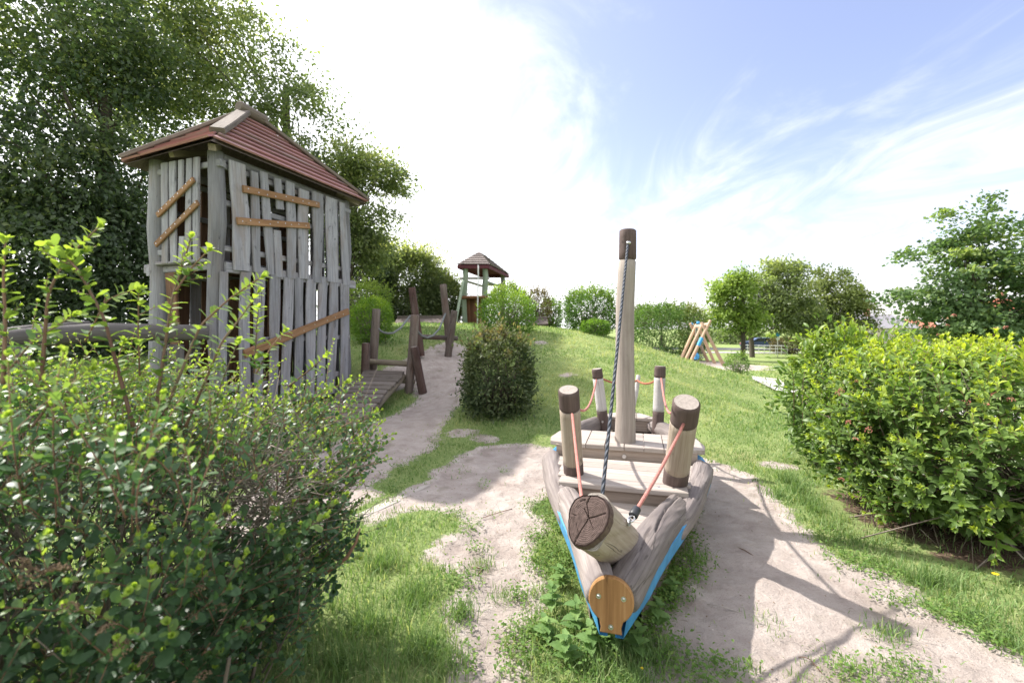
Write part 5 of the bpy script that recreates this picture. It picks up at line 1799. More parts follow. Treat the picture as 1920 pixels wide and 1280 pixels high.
        w = [P(a, b, d + .02 * i) for i, (a, b) in enumerate(pts)]
        # resample
        path = []
        for a, b in zip(w[:-1], w[1:]):
            n = max(2, int((b - a).length / .016))
            path += [a.lerp(b, k / n) for k in range(n)]
        path.append(w[-1])
        for _ in range(3):
            path = [path[0]] + [path[i - 1] * .25 + path[i] * .5 + path[i + 1] * .25 for i in range(1, len(path) - 1)] + [path[-1]]
        tot = len(path)
        MB().poly_tube(path, [r0 * (1 - .62 * i / tot) for i in range(tot)], 8).build('stem', M['twig_brown'], sh)
        ph = r_.uniform(0, 6)
        for i in range(1, tot):
            f = i / tot
            d_ = (path[i] - path[i - 1]).normalized()
            s1 = d_.cross(Vector((.1, 1, .2))).normalized(); s2 = d_.cross(s1)
            ph += 2.4
            for rep in (0, 1) if (f > .75 or r_.random() < .45) else (0,):
                out = s1 * math.cos(ph + rep * 2.2) + s2 * math.sin(ph + rep * 2.2) * .9
                size = .054 * (1 - .40 * f) * r_.uniform(.75, 1.2)
                k = .95 - .5 * f ** 4
                ls.add(path[i], out * k + d_ * .35 + Vector((0, 0, r_.gauss(-.05, .15))), d_ * .9 + Vector((r_.gauss(0, .2), r_.gauss(0, .2), .5)) - out * .2, size, size * .60, .50 + .45 * f + r_.gauss(0, .07), 1.6)
            if r_.random() < .16 and f < .8:
                shoot(ls, lines, path[i], d_ * .6 + (s1 * math.cos(ph) + s2 * math.sin(ph)) * .7, r_.uniform(.04, .09), r_, .024, .62, .011, .5, .95, prio=.9, stem_r=.0018)
        for k in range(9):
            out = s1 * math.cos(k * .8 + ph) + s2 * math.sin(k * .8 + ph)
            ls.add(path[-1] - d_ * .006 * (k % 3), d_ + out * .55, d_ * .4 - out * .6, .021, .013, 1.0, 1.0)
    for _ in range(190):           # upright growth that lifts the top of the shrub on its near side
        x, y = r_.uniform(-2.5, -.72), r_.uniform(1.05, 2.45)
        if x / y * FOCAL + 960 < -60: continue
        lift = max(0, min(1, (-.55 - x / y) / .55))
        hgt = (.10 + .30 * lift) * r_.uniform(.6, 1.25)
        shoot(ls, lines, Vector((x, y, 1.17 + r_.uniform(-.1, .03))), Vector((r_.gauss(0, .22), r_.gauss(0, .22), 1)), hgt + .08, r_, .040, .62, .0165, .25, .85, prio=.2, stem_r=.0024)
    tubes('young_shoots', lines, M['twig_brown'], sh, seg=3)
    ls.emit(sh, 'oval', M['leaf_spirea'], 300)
    meshes = [flower_head_mesh('flower_head', M['flower_brown'], s) for s in range(3)]
    for i, (px, py, d, sc) in enumerate(((60, 1085, 1.02, 1.2), (110, 1070, 1.05, 1.1), (40, 1060, 1.0, 1.0), (370, 1108, 1.32, .95), (412, 1140, 1.32, .9), (360, 1155, 1.28, .7), (225, 1215, 1.12, 1.1), (275, 1235, 1.15, .9), (200, 1180, 1.1, .9), (380, 1270, 1.22, 1.0), (70, 880, 1.12, .9), (30, 900, 1.1, .8), (596, 990, 1.75, .8), (588, 1140, 1.58, .7), (640, 850, 1.95, .8), (672, 870, 1.98, .7), (460, 1180, 1.35, .8), (130, 1140, 1.08, .9))):
        o = link('flower_head', meshes[i % 3], sh)
        q_ = P(px, py, 1.0)
        dd = (q_ - Vector((0, 0, CAM_H)))
        for k in range(40, 240):       # on the leafy surface, as seen from the path
            w_ = Vector((0, 0, CAM_H)) + dd * (k / 100)
            az, el = math.atan2(w_.y - cy, w_.x - cx), math.asin(max(-1, min(1, (w_.z - cz) / (w_ - Vector((cx, cy, cz))).length)))
            if (surf(az, el)[0] - Vector((cx, cy, cz))).length * 1.03 > (w_ - Vector((cx, cy, cz))).length: break
        o.location = (w_ if k < 239 else P(px, py, d)) - origin_of(sh)
        o.rotation_euler = (r_.uniform(-.2, .9), r_.uniform(-.4, .4), r_.uniform(0, 6))
        o.scale = (sc,) * 3
    # a dead bent twig sticking out towards the lawn
    MB().poly_tube([P(610, 1075, 1.72), P(650, 1045, 1.74), P(668, 1015, 1.75), P(675, 990, 1.75)], [.006, .007, .006, .003], 8).build('dead_twig', M['twig_brown'], sh)


left_shrub()


def right_shrub():
    cx, cy, cz = 4.22, 3.80, .69
    rx, ry, rz_ = 1.44, .92, .68
    sh = thing('hedge_shrub', 'broad sunlit lime-green shrub with pointed leaves beside the sandy path', 'shrub', (cx, cy, gz(cx, cy)))
    r_ = random.Random(33)
    ls, lines, woody = LeafSet(), [], []

    def surf(az, el):
        n = Vector((math.cos(az) * math.cos(el), math.sin(az) * math.cos(el), math.sin(el)))
        e = 4.2
        k = (abs(n.x) ** e + abs(n.y) ** e + abs(n.z) ** e) ** (-1 / e)
        lump = 1 + .055 * math.sin(az * 6 + 2) * math.cos(el * 3) + .04 * math.sin(az * 11 + el * 8)
        under = 1 - .04 * max(0, -n.z)
        return Vector((cx + n.x * k * rx * lump * under, cy + n.y * k * ry * lump * under, cz + n.z * k * rz_ * lump)), n

    c = 0
    while c < 1500:
        az = r_.uniform(-math.pi, math.pi)
        el = math.asin(r_.uniform(-.8, 1))
        p, n = surf(az, el)
        if p.z < .07: continue
        if n.y > .5 and n.z < .4 and r_.random() < .7: continue
        top = max(0, n.z)
        depth = abs(r_.gauss(0, .10)) + .08
        d = (n * .75 + Vector((r_.gauss(0, .4), r_.gauss(0, .4), .5 + r_.gauss(0, .3)))).normalized()
        bright = r_.random()
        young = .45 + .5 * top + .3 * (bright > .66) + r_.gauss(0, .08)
        shoot(ls, lines, p - n * depth, d, r_.uniform(.15, .29), r_, r_.uniform(.085, .122), .42, .036, .05 + .35 * top + .15 * (bright > .7), young, prio=-depth * 6, pairs=True, stem_r=.0026, open_=.85)
        c += 1
    for _ in range(330):           # low growth that hides the foot of the shrub
        az = r_.uniform(-math.pi, -.2)
        p, n = surf(az, math.asin(r_.uniform(-.96, -.55)))
        p.z = max(.06, p.z)
        shoot(ls, lines, Vector((p.x, p.y, p.z)) - Vector((n.x, n.y, 0)) * r_.uniform(.06, .2), Vector((n.x * .6 + r_.gauss(0, .4), n.y * .6 + r_.gauss(0, .4), .5)), r_.uniform(.14, .25), r_, r_.uniform(.07, .10), .44, .036, .08, .5, prio=-.3, pairs=True, stem_r=.0026)
    for _ in range(5000):
        az, el = r_.uniform(-math.pi, math.pi), math.asin(r_.uniform(-.8, .95))
        p, n = surf(az, el)
        p = Vector((cx, cy, cz)).lerp(p, r_.uniform(.55, .94))
        if p.z < .12: continue
        L = r_.uniform(.07, .11)
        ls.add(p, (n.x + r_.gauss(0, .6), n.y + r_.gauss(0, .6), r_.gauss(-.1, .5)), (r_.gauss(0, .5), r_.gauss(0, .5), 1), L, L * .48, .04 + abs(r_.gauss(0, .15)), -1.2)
    for _ in range(240):
        az = r_.uniform(-math.pi, math.pi)
        p, n = surf(az, math.asin(r_.uniform(-.3, .9)))
        q1 = Vector((cx + r_.gauss(0, .5), cy + r_.gauss(0, .45), .0))
        q2 = q1.lerp(p, .55) + Vector((r_.gauss(0, .06), r_.gauss(0, .06), r_.gauss(.06, .05)))
        woody.append(([q1, q2, p - n * r_.uniform(.02, .1)], r_.uniform(.004, .009), .002))
    for _ in range(34):   # bare stems and dry stalks at the foot
        az = r_.uniform(-3.1, -1.2)
        p, n = surf(az, -.5)
        q1 = Vector((p.x - n.x * .1 + r_.gauss(0, .1), p.y - n.y * .1 + r_.gauss(0, .1), 0))
        woody.append(([q1, q1 + Vector((r_.gauss(0, .05), r_.gauss(0, .05), r_.uniform(.1, .3)))], r_.uniform(.002, .0045), .0015))
    tubes('twigs', woody, M['twig_grey'], sh)
    for px, py, d, ln in ((1520, 640, 5.3, .30), (1545, 615, 5.4, .36), (1565, 650, 5.2, .3), (1630, 585, 5.4, .42), (1612, 620, 5.3, .36), (1658, 610, 5.3, .36), (1690, 640, 5.0, .3), (1590, 640, 5.2, .3), (1790, 640, 4.3, .30), (1815, 655, 4.4, .25), (1840, 660, 4.3, .25), (1880, 650, 4.2, .25), (1910, 665, 4.0, .22), (1500, 680, 5.0, .25), (1720, 660, 4.7, .2), (1765, 665, 4.5, .2)):
        tip = P(px, py, d)
        for k in range(2):
            base = tip - Vector((r_.gauss(0, .06), r_.gauss(0, .06), ln))
            pts = shoot(ls, [], base, Vector((r_.gauss(0, .12), r_.gauss(0, .12), 1)), ln, r_, .095, .36, .036, .45, .85, prio=1.0, pairs=True, up=.2, open_=.9)
            MB().poly_tube([Vector((base.x, base.y, .5))] + pts, [.004] + [.004 * (1 - .6 * i / len(pts)) for i in range(len(pts))], 6).build('stem', M['twig_brown'], sh)
    tubes('young_shoots', lines, M['twig_brown'], sh, seg=3)
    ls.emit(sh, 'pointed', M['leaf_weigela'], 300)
    meshes = [flower_head_mesh('flower_cluster', M['flower_pink'], 50 + s, r=.026, n=24) for s in range(3)]
    for i, (px, py, d, sc) in enumerate(((1716, 606, 5.0, .8), (1737, 614, 5.0, .7), (1788, 592, 4.6, .9), (1776, 610, 4.6, .7), (1760, 628, 4.55, .7), (1868, 616, 4.3, .8), (1886, 614, 4.3, .8), (1732, 675, 4.3, .7), (1606, 715, 3.75, .6), (1578, 732, 3.6, 1.0), (1570, 738, 3.6, .8), (1592, 792, 3.5, .9), (1630, 806, 3.42, 1.1), (1604, 824, 3.45, .8), (1572, 878, 3.45, .6), (1578, 900, 3.45, .9), (1812, 754, 3.1, .9), (1850, 760, 3.05, .9), (1895, 750, 3.0, .9), (1886, 705, 3.3, .8), (1865, 740, 3.1, .8))):
        o = link('flower_cluster', meshes[i % 3], sh)
        o.location = P(px, py, d) - origin_of(sh)
        o.rotation_euler = (r_.uniform(.1, 1.2), r_.uniform(-.5, .5), r_.uniform(0, 6))
        o.scale = (sc, sc, sc * 1.4)


right_shrub()


# ------------------------------------------------------------------ nettles and yellow flowers
def nettle(px, py, h, lab, lean=(0, 0), seed=0):
    r_ = random.Random(seed)
    g = ground_at(px, py)
    z = gz(*g)
    t = thing('nettle', lab, 'nettle', (g[0], g[1], z), 'nettles round the bow')
    top = Vector((g[0] + lean[0], g[1] + lean[1], z + h))
    base = Vector((g[0], g[1], z - .01))
    n = 7
    pts = [base.lerp(top, i / n) + Vector((r_.gauss(0, .004), r_.gauss(0, .004), 0)) for i in range(n + 1)]
    MB().poly_tube(pts, [.0035 * (1 - .5 * i / n) for i in range(n + 1)], 6).build('stem', M['leaf_nettle'], t)
    for i in range(2, n + 1):
        a0 = (i % 2) * 1.57 + r_.uniform(-.3, .3)
        for k in (0, math.pi):
            a = a0 + k
            out = Vector((math.cos(a), math.sin(a), 0))
            L = .085 * (1 - .5 * (i / n) ** 3) * r_.uniform(.8, 1.15)
            leaf_object('leaf', pts[i], out + Vector((0, 0, r_.uniform(-.15, .35))), out * .15 + Vector((r_.gauss(0, .15), r_.gauss(0, .15), 1)), L, L * .92, .35 + .5 * i / n * r_.random() + .1, 'nettle', M['leaf_nettle'], t)


for i, (px, py, h, lean, lab) in enumerate((
        (1078, 1195, .20, (.0, -.01), 'tall pale nettle standing left of the orange bow plate'), (1040, 1150, .17, (-.02, 0), 'nettle beside the blue stripe on the left of the bow'),
        (1105, 1235, .17, (.01, -.02), 'nettle just below the orange bow plate'), (1062, 1250, .15, (-.01, 0), 'low nettle left of the lower end of the bow plate'),
        (1030, 1205, .13, (-.02, 0), 'small nettle at the rim of the sand left of the bow'), (1225, 1180, .16, (.02, 0), 'dark shaded nettle right of the orange bow plate'),
        (1255, 1130, .14, (.02, 0), 'shaded nettle under the blue stripe on the right of the bow'), (1195, 1235, .16, (.0, -.02), 'shaded nettle below the right edge of the bow plate'),
        (1055, 1105, .14, (-.02, 0), 'nettle leaning on the left bow log'), (1150, 1222, .15, (.0, -.02), 'nettle straight in front of the foot of the bow plate'), (1128, 1205, .13, (-.01, 0), 'low nettle tucked under the left edge of the bow plate'))):
    nettle(px, py, h, lab, lean, 60 + i)


def yellow_flower(px, py, h, lab, r=.016):
    g = ground_at(px, py)
    z = gz(*g)
    t = thing('yellow_flower', lab, 'flower', (g[0], g[1], z))
    c = Vector((g[0], g[1], z + h))
    MB().poly_tube([(g[0], g[1], z - .01), c], .002, 5).build('stem', M['weed'], t)
    m = MB()
    for k in range(12):
        a = k * 6.2832 / 12
        e1 = Vector((math.cos(a), math.sin(a) * .9, .25)); e2 = Vector((-math.sin(a), math.cos(a), 0))
        q_ = m.ring([c, c + e1 * r * .6 + e2 * r * .22, c + e1 * r, c + e1 * r * .6 - e2 * r * .22], [(0, 0, 0)] * 4)
        m.face(q_, False)
    m.ball(c + Vector((0, 0, .002)), r * .3, 8, .6)
    m.build('blossom', M['flower_yellow'], t)


yellow_flower(1866, 1092, .05, 'single bright yellow flower on bare soil under the broad lime-green shrub', .021)
yellow_flower(1204, 1278, .05, 'small yellow flower in the weeds at the lower edge below the bow', .010)
yellow_flower(871, 764, .03, 'tiny yellow flower in the grass at the foot of the reddish shrub', .022)


# ------------------------------------------------------------------ other shrubs
def shrub(name, label, px0, px1, ptop, d, mat, n, leaf, base=None, depth=1.0, e=2.4, kind='mid', tint=(.2, .8), seed=0, lump=.14, ragged=.06, twigs=40, group=None, cat='shrub', zbase=None, ratio=.55, sprigs=0, flowers=0):
    """A leafy shrub filling px0..px1 at distance d, its top at row ptop."""
    r = np.random.default_rng(seed + 500)
    a, b = P(px0, ptop, d), P(px1, ptop, d)
    cx = (a.x + b.x) / 2; rx = (b.x - a.x) / 2
    z0 = gz(cx, d) if zbase is None else zbase
    h = a.z - z0
    cz = z0 + h * .5; rz_ = h * .5
    ry = rx * depth
    cy = d + ry * .35
    t = thing(name, label, cat, (cx, cy, gz(cx, cy)), group)
    v = unit(r.normal(0, 1, (n, 3)))
    k = (np.abs(v) ** e).sum(1) ** (-1 / e)
    az, el = np.arctan2(v[:, 1], v[:, 0]), np.arcsin(v[:, 2])
    lum = 1 + lump * (fbm(az * 1.6 + seed, el * 2.2 + 9, seed, 3) - .5) * 2 + .20 * (fbm(v[:, 0] * 4.5 + seed, v[:, 2] * 4.5 + v[:, 1] * 3.1, seed + 7, 2) - .5) * 2
    rf = (1 - np.abs(r.normal(0, .15, n)) + np.abs(r.normal(0, ragged, n)) * (r.random(n) < .3)) * lum
    p = np.stack([cx + v[:, 0] * k * rx * rf, cy + v[:, 1] * k * ry * rf, cz + v[:, 2] * k * rz_ * rf], 1)
    dr = v * .6 + r.normal(0, .55, (n, 3)) + np.array([0, 0, .25])
    nr = v * .5 + r.normal(0, .45, (n, 3)) + np.array([0, 0, .7])
    L = leaf * r.uniform(.65, 1.3, n)
    cl = fbm(p[:, 0] * 3 / max(.4, rx) + seed, p[:, 2] * 3 / max(.4, rx) + p[:, 1] * 2, seed + 3, 3)
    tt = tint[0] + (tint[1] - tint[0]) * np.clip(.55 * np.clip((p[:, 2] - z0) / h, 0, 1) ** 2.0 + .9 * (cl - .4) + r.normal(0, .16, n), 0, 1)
    gaps = fbm(v[:, 0] * 6 + 3 + seed, v[:, 2] * 6 + v[:, 1] * 4.3, seed + 11, 2)
    keep = (p[:, 2] > z0 - .05) & ((gaps > .36) | (r.random(n) < .45))
    P_, D_, N_, L_, T_ = [p[keep]], [dr[keep]], [nr[keep]], [L[keep]], [tt[keep]]
    lines = []
    for i in range(sprigs):
        f = r.uniform(-.9, .9)
        g = r.uniform(-.6, .6)
        s0 = np.array([cx + rx * f * .9, cy + ry * g * .9, cz + rz_ * (1 - .55 * f * f - .3 * g * g) * .95])
        dv = np.array([f * .5 + r.normal(0, .25), r.normal(0, .25), 1.0])
        ln = r.uniform(.25, .7) * min(1.0, h * .3)
        m_ = 12
        q_ = s0 + dv * np.linspace(0, 1, m_)[:, None] * ln + r.normal(0, .01, (m_, 3))
        lines.append(([Vector(x_) for x_ in (q_[0], q_[m_ // 2], q_[-1])], .006, .002))
        P_.append(np.repeat(q_, 2, 0)); D_.append(r.normal(0, .7, (m_ * 2, 3)) + dv * .5); N_.append(r.normal(0, .5, (m_ * 2, 3)) + np.array([0, 0, .6])); L_.append(np.full(m_ * 2, leaf * .8)); T_.append(np.full(m_ * 2, tint[1] * .85))
    p, dr, nr, L, tt = (np.concatenate(q_) for q_ in (P_, D_, N_, L_, T_))
    tag(leaf_mesh('foliage', p, dr, nr, L, L * ratio, tt, kind, mat, t), kind='stuff')
    rr = random.Random(seed)
    for i in range(twigs):
        q_ = Vector((cx + rr.gauss(0, rx * .25), cy + rr.gauss(0, ry * .25), z0 - .05))
        j = rr.randrange(n)
        e_ = Vector(tuple(np.array([cx + v[j, 0] * k[j] * rx * .85, cy + v[j, 1] * k[j] * ry * .85, cz + abs(v[j, 2]) * k[j] * rz_ * .85])))
        lines.append(([q_, q_.lerp(e_, .5) + Vector((0, 0, h * .08)), e_], .010 * min(1.5, h), .003))
    if lines: tubes('stems', lines, M['twig_grey'], t)
    return t


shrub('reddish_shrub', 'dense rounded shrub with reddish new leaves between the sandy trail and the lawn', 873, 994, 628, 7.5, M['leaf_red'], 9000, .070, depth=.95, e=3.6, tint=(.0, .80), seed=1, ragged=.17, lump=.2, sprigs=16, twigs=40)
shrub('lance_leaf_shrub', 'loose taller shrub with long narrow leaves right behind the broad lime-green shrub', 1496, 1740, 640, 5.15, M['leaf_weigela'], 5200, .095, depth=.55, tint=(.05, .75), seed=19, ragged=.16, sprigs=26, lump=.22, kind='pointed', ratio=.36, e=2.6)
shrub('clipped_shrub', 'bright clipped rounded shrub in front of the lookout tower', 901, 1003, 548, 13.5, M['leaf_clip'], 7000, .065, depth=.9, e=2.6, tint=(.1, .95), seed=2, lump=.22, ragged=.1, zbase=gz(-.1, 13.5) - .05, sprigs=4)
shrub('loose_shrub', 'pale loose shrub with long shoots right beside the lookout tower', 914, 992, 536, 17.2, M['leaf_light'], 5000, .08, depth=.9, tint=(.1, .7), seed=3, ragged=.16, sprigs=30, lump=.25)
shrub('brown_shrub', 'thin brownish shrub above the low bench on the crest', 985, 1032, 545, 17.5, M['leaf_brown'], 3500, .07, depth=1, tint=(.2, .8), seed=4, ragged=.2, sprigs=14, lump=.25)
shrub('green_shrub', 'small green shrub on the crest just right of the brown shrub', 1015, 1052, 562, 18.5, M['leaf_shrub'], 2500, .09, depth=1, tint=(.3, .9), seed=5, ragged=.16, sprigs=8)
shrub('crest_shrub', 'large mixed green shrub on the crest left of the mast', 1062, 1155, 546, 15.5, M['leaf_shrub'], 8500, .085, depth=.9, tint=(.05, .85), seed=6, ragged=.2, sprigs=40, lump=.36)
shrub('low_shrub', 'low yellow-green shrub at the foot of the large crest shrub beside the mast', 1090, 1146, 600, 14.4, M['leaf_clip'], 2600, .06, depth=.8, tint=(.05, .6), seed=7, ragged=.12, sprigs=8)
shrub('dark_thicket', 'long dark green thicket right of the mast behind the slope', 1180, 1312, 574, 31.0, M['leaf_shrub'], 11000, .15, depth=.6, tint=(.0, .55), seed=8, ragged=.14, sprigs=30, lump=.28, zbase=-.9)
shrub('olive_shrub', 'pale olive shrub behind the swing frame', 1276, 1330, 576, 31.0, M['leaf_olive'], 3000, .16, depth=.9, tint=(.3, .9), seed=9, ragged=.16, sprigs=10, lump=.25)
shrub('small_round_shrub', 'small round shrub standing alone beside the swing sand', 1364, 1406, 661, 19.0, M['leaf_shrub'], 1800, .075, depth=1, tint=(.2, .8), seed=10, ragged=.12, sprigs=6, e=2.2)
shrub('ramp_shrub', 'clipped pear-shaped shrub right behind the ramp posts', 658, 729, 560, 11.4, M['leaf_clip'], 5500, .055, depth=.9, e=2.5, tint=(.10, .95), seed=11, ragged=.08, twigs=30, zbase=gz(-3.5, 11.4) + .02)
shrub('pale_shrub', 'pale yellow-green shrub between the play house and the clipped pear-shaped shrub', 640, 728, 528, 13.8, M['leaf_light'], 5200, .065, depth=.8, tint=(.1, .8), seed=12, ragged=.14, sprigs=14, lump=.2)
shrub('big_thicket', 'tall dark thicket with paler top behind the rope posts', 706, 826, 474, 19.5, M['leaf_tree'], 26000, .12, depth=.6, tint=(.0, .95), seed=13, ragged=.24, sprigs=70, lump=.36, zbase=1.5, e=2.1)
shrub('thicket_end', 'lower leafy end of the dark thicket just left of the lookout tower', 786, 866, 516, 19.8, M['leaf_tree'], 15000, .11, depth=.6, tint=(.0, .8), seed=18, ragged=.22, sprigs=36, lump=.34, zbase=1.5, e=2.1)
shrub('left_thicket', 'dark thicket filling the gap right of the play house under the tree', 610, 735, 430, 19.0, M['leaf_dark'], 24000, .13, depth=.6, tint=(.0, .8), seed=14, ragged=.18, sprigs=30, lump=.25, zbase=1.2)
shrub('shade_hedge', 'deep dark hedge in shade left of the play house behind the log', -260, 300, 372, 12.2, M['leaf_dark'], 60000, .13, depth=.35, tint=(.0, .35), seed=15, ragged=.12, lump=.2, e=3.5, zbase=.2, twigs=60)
shrub('roadside_hedge', 'brown-topped clipped hedge by the road far behind the broad shrub', 1450, 1500, 634, 46.0, M['leaf_brown'], 2200, .2, depth=.6, tint=(.1, .6), seed=16, e=4, zbase=-1.0)
shrub('bright_bush', 'bright yellow-green bush behind the parked car', 1437, 1462, 628, 58.0, M['leaf_light'], 1200, .3, depth=1, tint=(.3, .8), seed=17, zbase=-1.0)


# ------------------------------------------------------------------ trees
def tree(name, label, base, trunk_h, trunk_r, blobs, clumps, per, leaf, mat, tint=(0., .8), seed=0, spread=(.34, .34, .17), shell=.45, limbs=34, lean=(0, 0), droop=.3, ratio=.62, kind='far', bark='bark', cat='tree', twigs=0.0):
    """Trunk with limbs reaching into a crown built of flattened sprays of leaves."""
    r = np.random.default_rng(seed + 900)
    rr = random.Random(seed + 77)
    t = thing(name, label, cat, base)
    b0 = Vector(base)
    top = b0 + Vector((lean[0], lean[1], trunk_h))
    vol = np.array([b[1][0] * b[1][1] * b[1][2] for b in blobs]) ** .75
    w = vol / vol.sum()
    which = r.choice(len(blobs), clumps, p=w)
    cen = np.array([b[0] for b in blobs])[which]
    rad = np.array([b[1] for b in blobs])[which]
    v = unit(r.normal(0, 1, (clumps, 3)))
    rf = r.random(clumps) ** shell
    lum = 1 + .22 * (fbm(np.arctan2(v[:, 1], v[:, 0]) * 1.7 + seed, v[:, 2] * 2.5 + 4, seed, 3) - .5) * 2
    cc = cen + v * rad * (rf * lum)[:, None]
    tr = MB()
    trunk = tr.log([b0 - Vector((0, 0, .3)), b0.lerp(top, .5) + Vector((rr.gauss(0, .1), rr.gauss(0, .1), 0)), top], [trunk_r * 1.15, trunk_r * .8, trunk_r * .45], seg=12, seed=seed, wob=.06, step=.4).build('trunk', M[bark], t)
    lim = []
    order = rr.sample(range(clumps), min(limbs, clumps))
    for j in order:
        e_ = Vector(tuple(cc[j]))
        f = min(.95, max(.25, (e_.z - b0.z) / max(.1, trunk_h) * .6))
        s = b0.lerp(top, f)
        m1 = s.lerp(e_, .4) + Vector((rr.gauss(0, .2), rr.gauss(0, .2), (e_ - s).length * .10))
        m2 = s.lerp(e_, .75) + Vector((rr.gauss(0, .15), rr.gauss(0, .15), (e_ - s).length * .06))
        lim.append(([s, m1, m2, e_], trunk_r * .20 * (1.1 - f * .6), .008))
    tag(tubes('limbs', lim, M[bark], t, seg=5), kind='stuff')
    # leaves
    n = clumps * per
    ci = np.repeat(np.arange(clumps), per)
    sc = r.uniform(.55, 1.35, clumps)[ci][:, None]
    off = np.clip(r.normal(0, 1, (n, 3)), -1.9, 1.9) * np.array(spread) * sc
    # sprays point away from the middle of the crown and hang a little
    away = unit((cc - np.array([b[0] for b in blobs]).mean(0)) * np.array([1, 1, .4]))[ci]
    off = off + away * (np.abs(r.normal(0, .5, n)) * np.array(spread[0]) * sc[:, 0])[:, None]
    off[:, 2] -= droop * (np.hypot(off[:, 0], off[:, 1]) ** 1.5) * .8
    p = cc[ci] + off
    dr = away * .5 + r.normal(0, .6, (n, 3)) + np.array([0, 0, -.25])
    nr = r.normal(0, .5, (n, 3)) + np.array([0, 0, .8]) + away * .3
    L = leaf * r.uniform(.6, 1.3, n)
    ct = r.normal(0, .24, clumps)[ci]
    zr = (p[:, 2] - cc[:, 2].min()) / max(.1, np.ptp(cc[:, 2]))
    tt = tint[0] + (tint[1] - tint[0]) * np.clip(.18 + .38 * zr + ct + r.normal(0, .14, n), 0, 1)  # leaf colour lightens up the crown, standing in for light on top
    keep = p[:, 2] > gz(base[0], base[1]) + .1
    tag(leaf_mesh('crown', p[keep], dr[keep], nr[keep], L[keep], L[keep] * ratio, tt[keep], kind, mat, t), kind='stuff')
    return t


def blob(px, py, d, rx, rz_, ry=None):
    c = P(px, py, d)
    return ((c.x, c.y, c.z), (rx / FOCAL * d, (ry or rx * .8) / FOCAL * d, rz_ / FOCAL * d))


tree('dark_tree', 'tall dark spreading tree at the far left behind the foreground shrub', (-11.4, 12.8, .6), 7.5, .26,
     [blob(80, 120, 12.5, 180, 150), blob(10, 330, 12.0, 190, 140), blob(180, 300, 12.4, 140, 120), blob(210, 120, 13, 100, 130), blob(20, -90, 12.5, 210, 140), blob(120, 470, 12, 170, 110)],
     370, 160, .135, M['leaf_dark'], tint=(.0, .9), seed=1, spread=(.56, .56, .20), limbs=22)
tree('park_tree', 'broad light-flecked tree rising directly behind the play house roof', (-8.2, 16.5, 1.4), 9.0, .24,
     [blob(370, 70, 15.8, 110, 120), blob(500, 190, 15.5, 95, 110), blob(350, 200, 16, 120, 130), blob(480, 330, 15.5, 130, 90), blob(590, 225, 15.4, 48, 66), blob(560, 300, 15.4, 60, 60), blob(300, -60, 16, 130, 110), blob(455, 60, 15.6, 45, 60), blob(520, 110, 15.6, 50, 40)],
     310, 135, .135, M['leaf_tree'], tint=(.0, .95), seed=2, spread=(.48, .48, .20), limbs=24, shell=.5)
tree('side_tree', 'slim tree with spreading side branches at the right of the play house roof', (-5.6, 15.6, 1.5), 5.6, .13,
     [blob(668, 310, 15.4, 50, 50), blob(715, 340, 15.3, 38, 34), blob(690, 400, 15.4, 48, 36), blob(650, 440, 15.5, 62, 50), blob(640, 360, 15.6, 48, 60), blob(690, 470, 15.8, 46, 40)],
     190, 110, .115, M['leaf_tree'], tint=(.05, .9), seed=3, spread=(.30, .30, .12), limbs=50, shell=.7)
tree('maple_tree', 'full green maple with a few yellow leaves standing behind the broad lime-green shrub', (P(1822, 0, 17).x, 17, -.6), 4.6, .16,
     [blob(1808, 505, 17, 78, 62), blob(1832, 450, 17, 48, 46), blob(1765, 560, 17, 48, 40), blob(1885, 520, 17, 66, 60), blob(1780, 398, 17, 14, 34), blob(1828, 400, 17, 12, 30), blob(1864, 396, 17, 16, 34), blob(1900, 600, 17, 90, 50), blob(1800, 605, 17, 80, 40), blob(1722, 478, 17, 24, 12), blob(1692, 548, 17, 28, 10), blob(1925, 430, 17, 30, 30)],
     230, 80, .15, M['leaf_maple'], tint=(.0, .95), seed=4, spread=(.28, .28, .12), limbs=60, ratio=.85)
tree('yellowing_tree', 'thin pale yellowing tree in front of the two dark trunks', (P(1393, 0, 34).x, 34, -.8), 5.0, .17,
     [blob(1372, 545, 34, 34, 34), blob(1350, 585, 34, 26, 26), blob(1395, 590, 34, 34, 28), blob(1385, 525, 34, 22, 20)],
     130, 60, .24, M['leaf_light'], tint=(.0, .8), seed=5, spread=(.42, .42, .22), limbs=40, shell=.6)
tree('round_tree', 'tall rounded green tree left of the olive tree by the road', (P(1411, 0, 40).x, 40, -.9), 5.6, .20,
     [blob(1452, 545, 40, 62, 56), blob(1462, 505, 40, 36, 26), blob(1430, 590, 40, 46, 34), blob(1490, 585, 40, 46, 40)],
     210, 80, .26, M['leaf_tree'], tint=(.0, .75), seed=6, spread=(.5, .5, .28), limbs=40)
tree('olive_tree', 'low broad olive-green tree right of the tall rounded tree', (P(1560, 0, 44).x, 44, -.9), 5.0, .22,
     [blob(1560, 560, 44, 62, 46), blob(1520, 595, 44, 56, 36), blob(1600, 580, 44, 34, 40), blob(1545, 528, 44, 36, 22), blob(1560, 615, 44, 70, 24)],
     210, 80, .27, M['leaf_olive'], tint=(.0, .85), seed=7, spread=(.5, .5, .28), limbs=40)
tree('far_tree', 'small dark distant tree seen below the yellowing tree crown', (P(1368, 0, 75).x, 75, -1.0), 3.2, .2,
     [blob(1362, 625, 75, 36, 16), blob(1400, 618, 75, 30, 20)], 60, 60, .4, M['leaf_tree'], tint=(.0, .5), seed=8, spread=(.8, .8, .4), limbs=14)
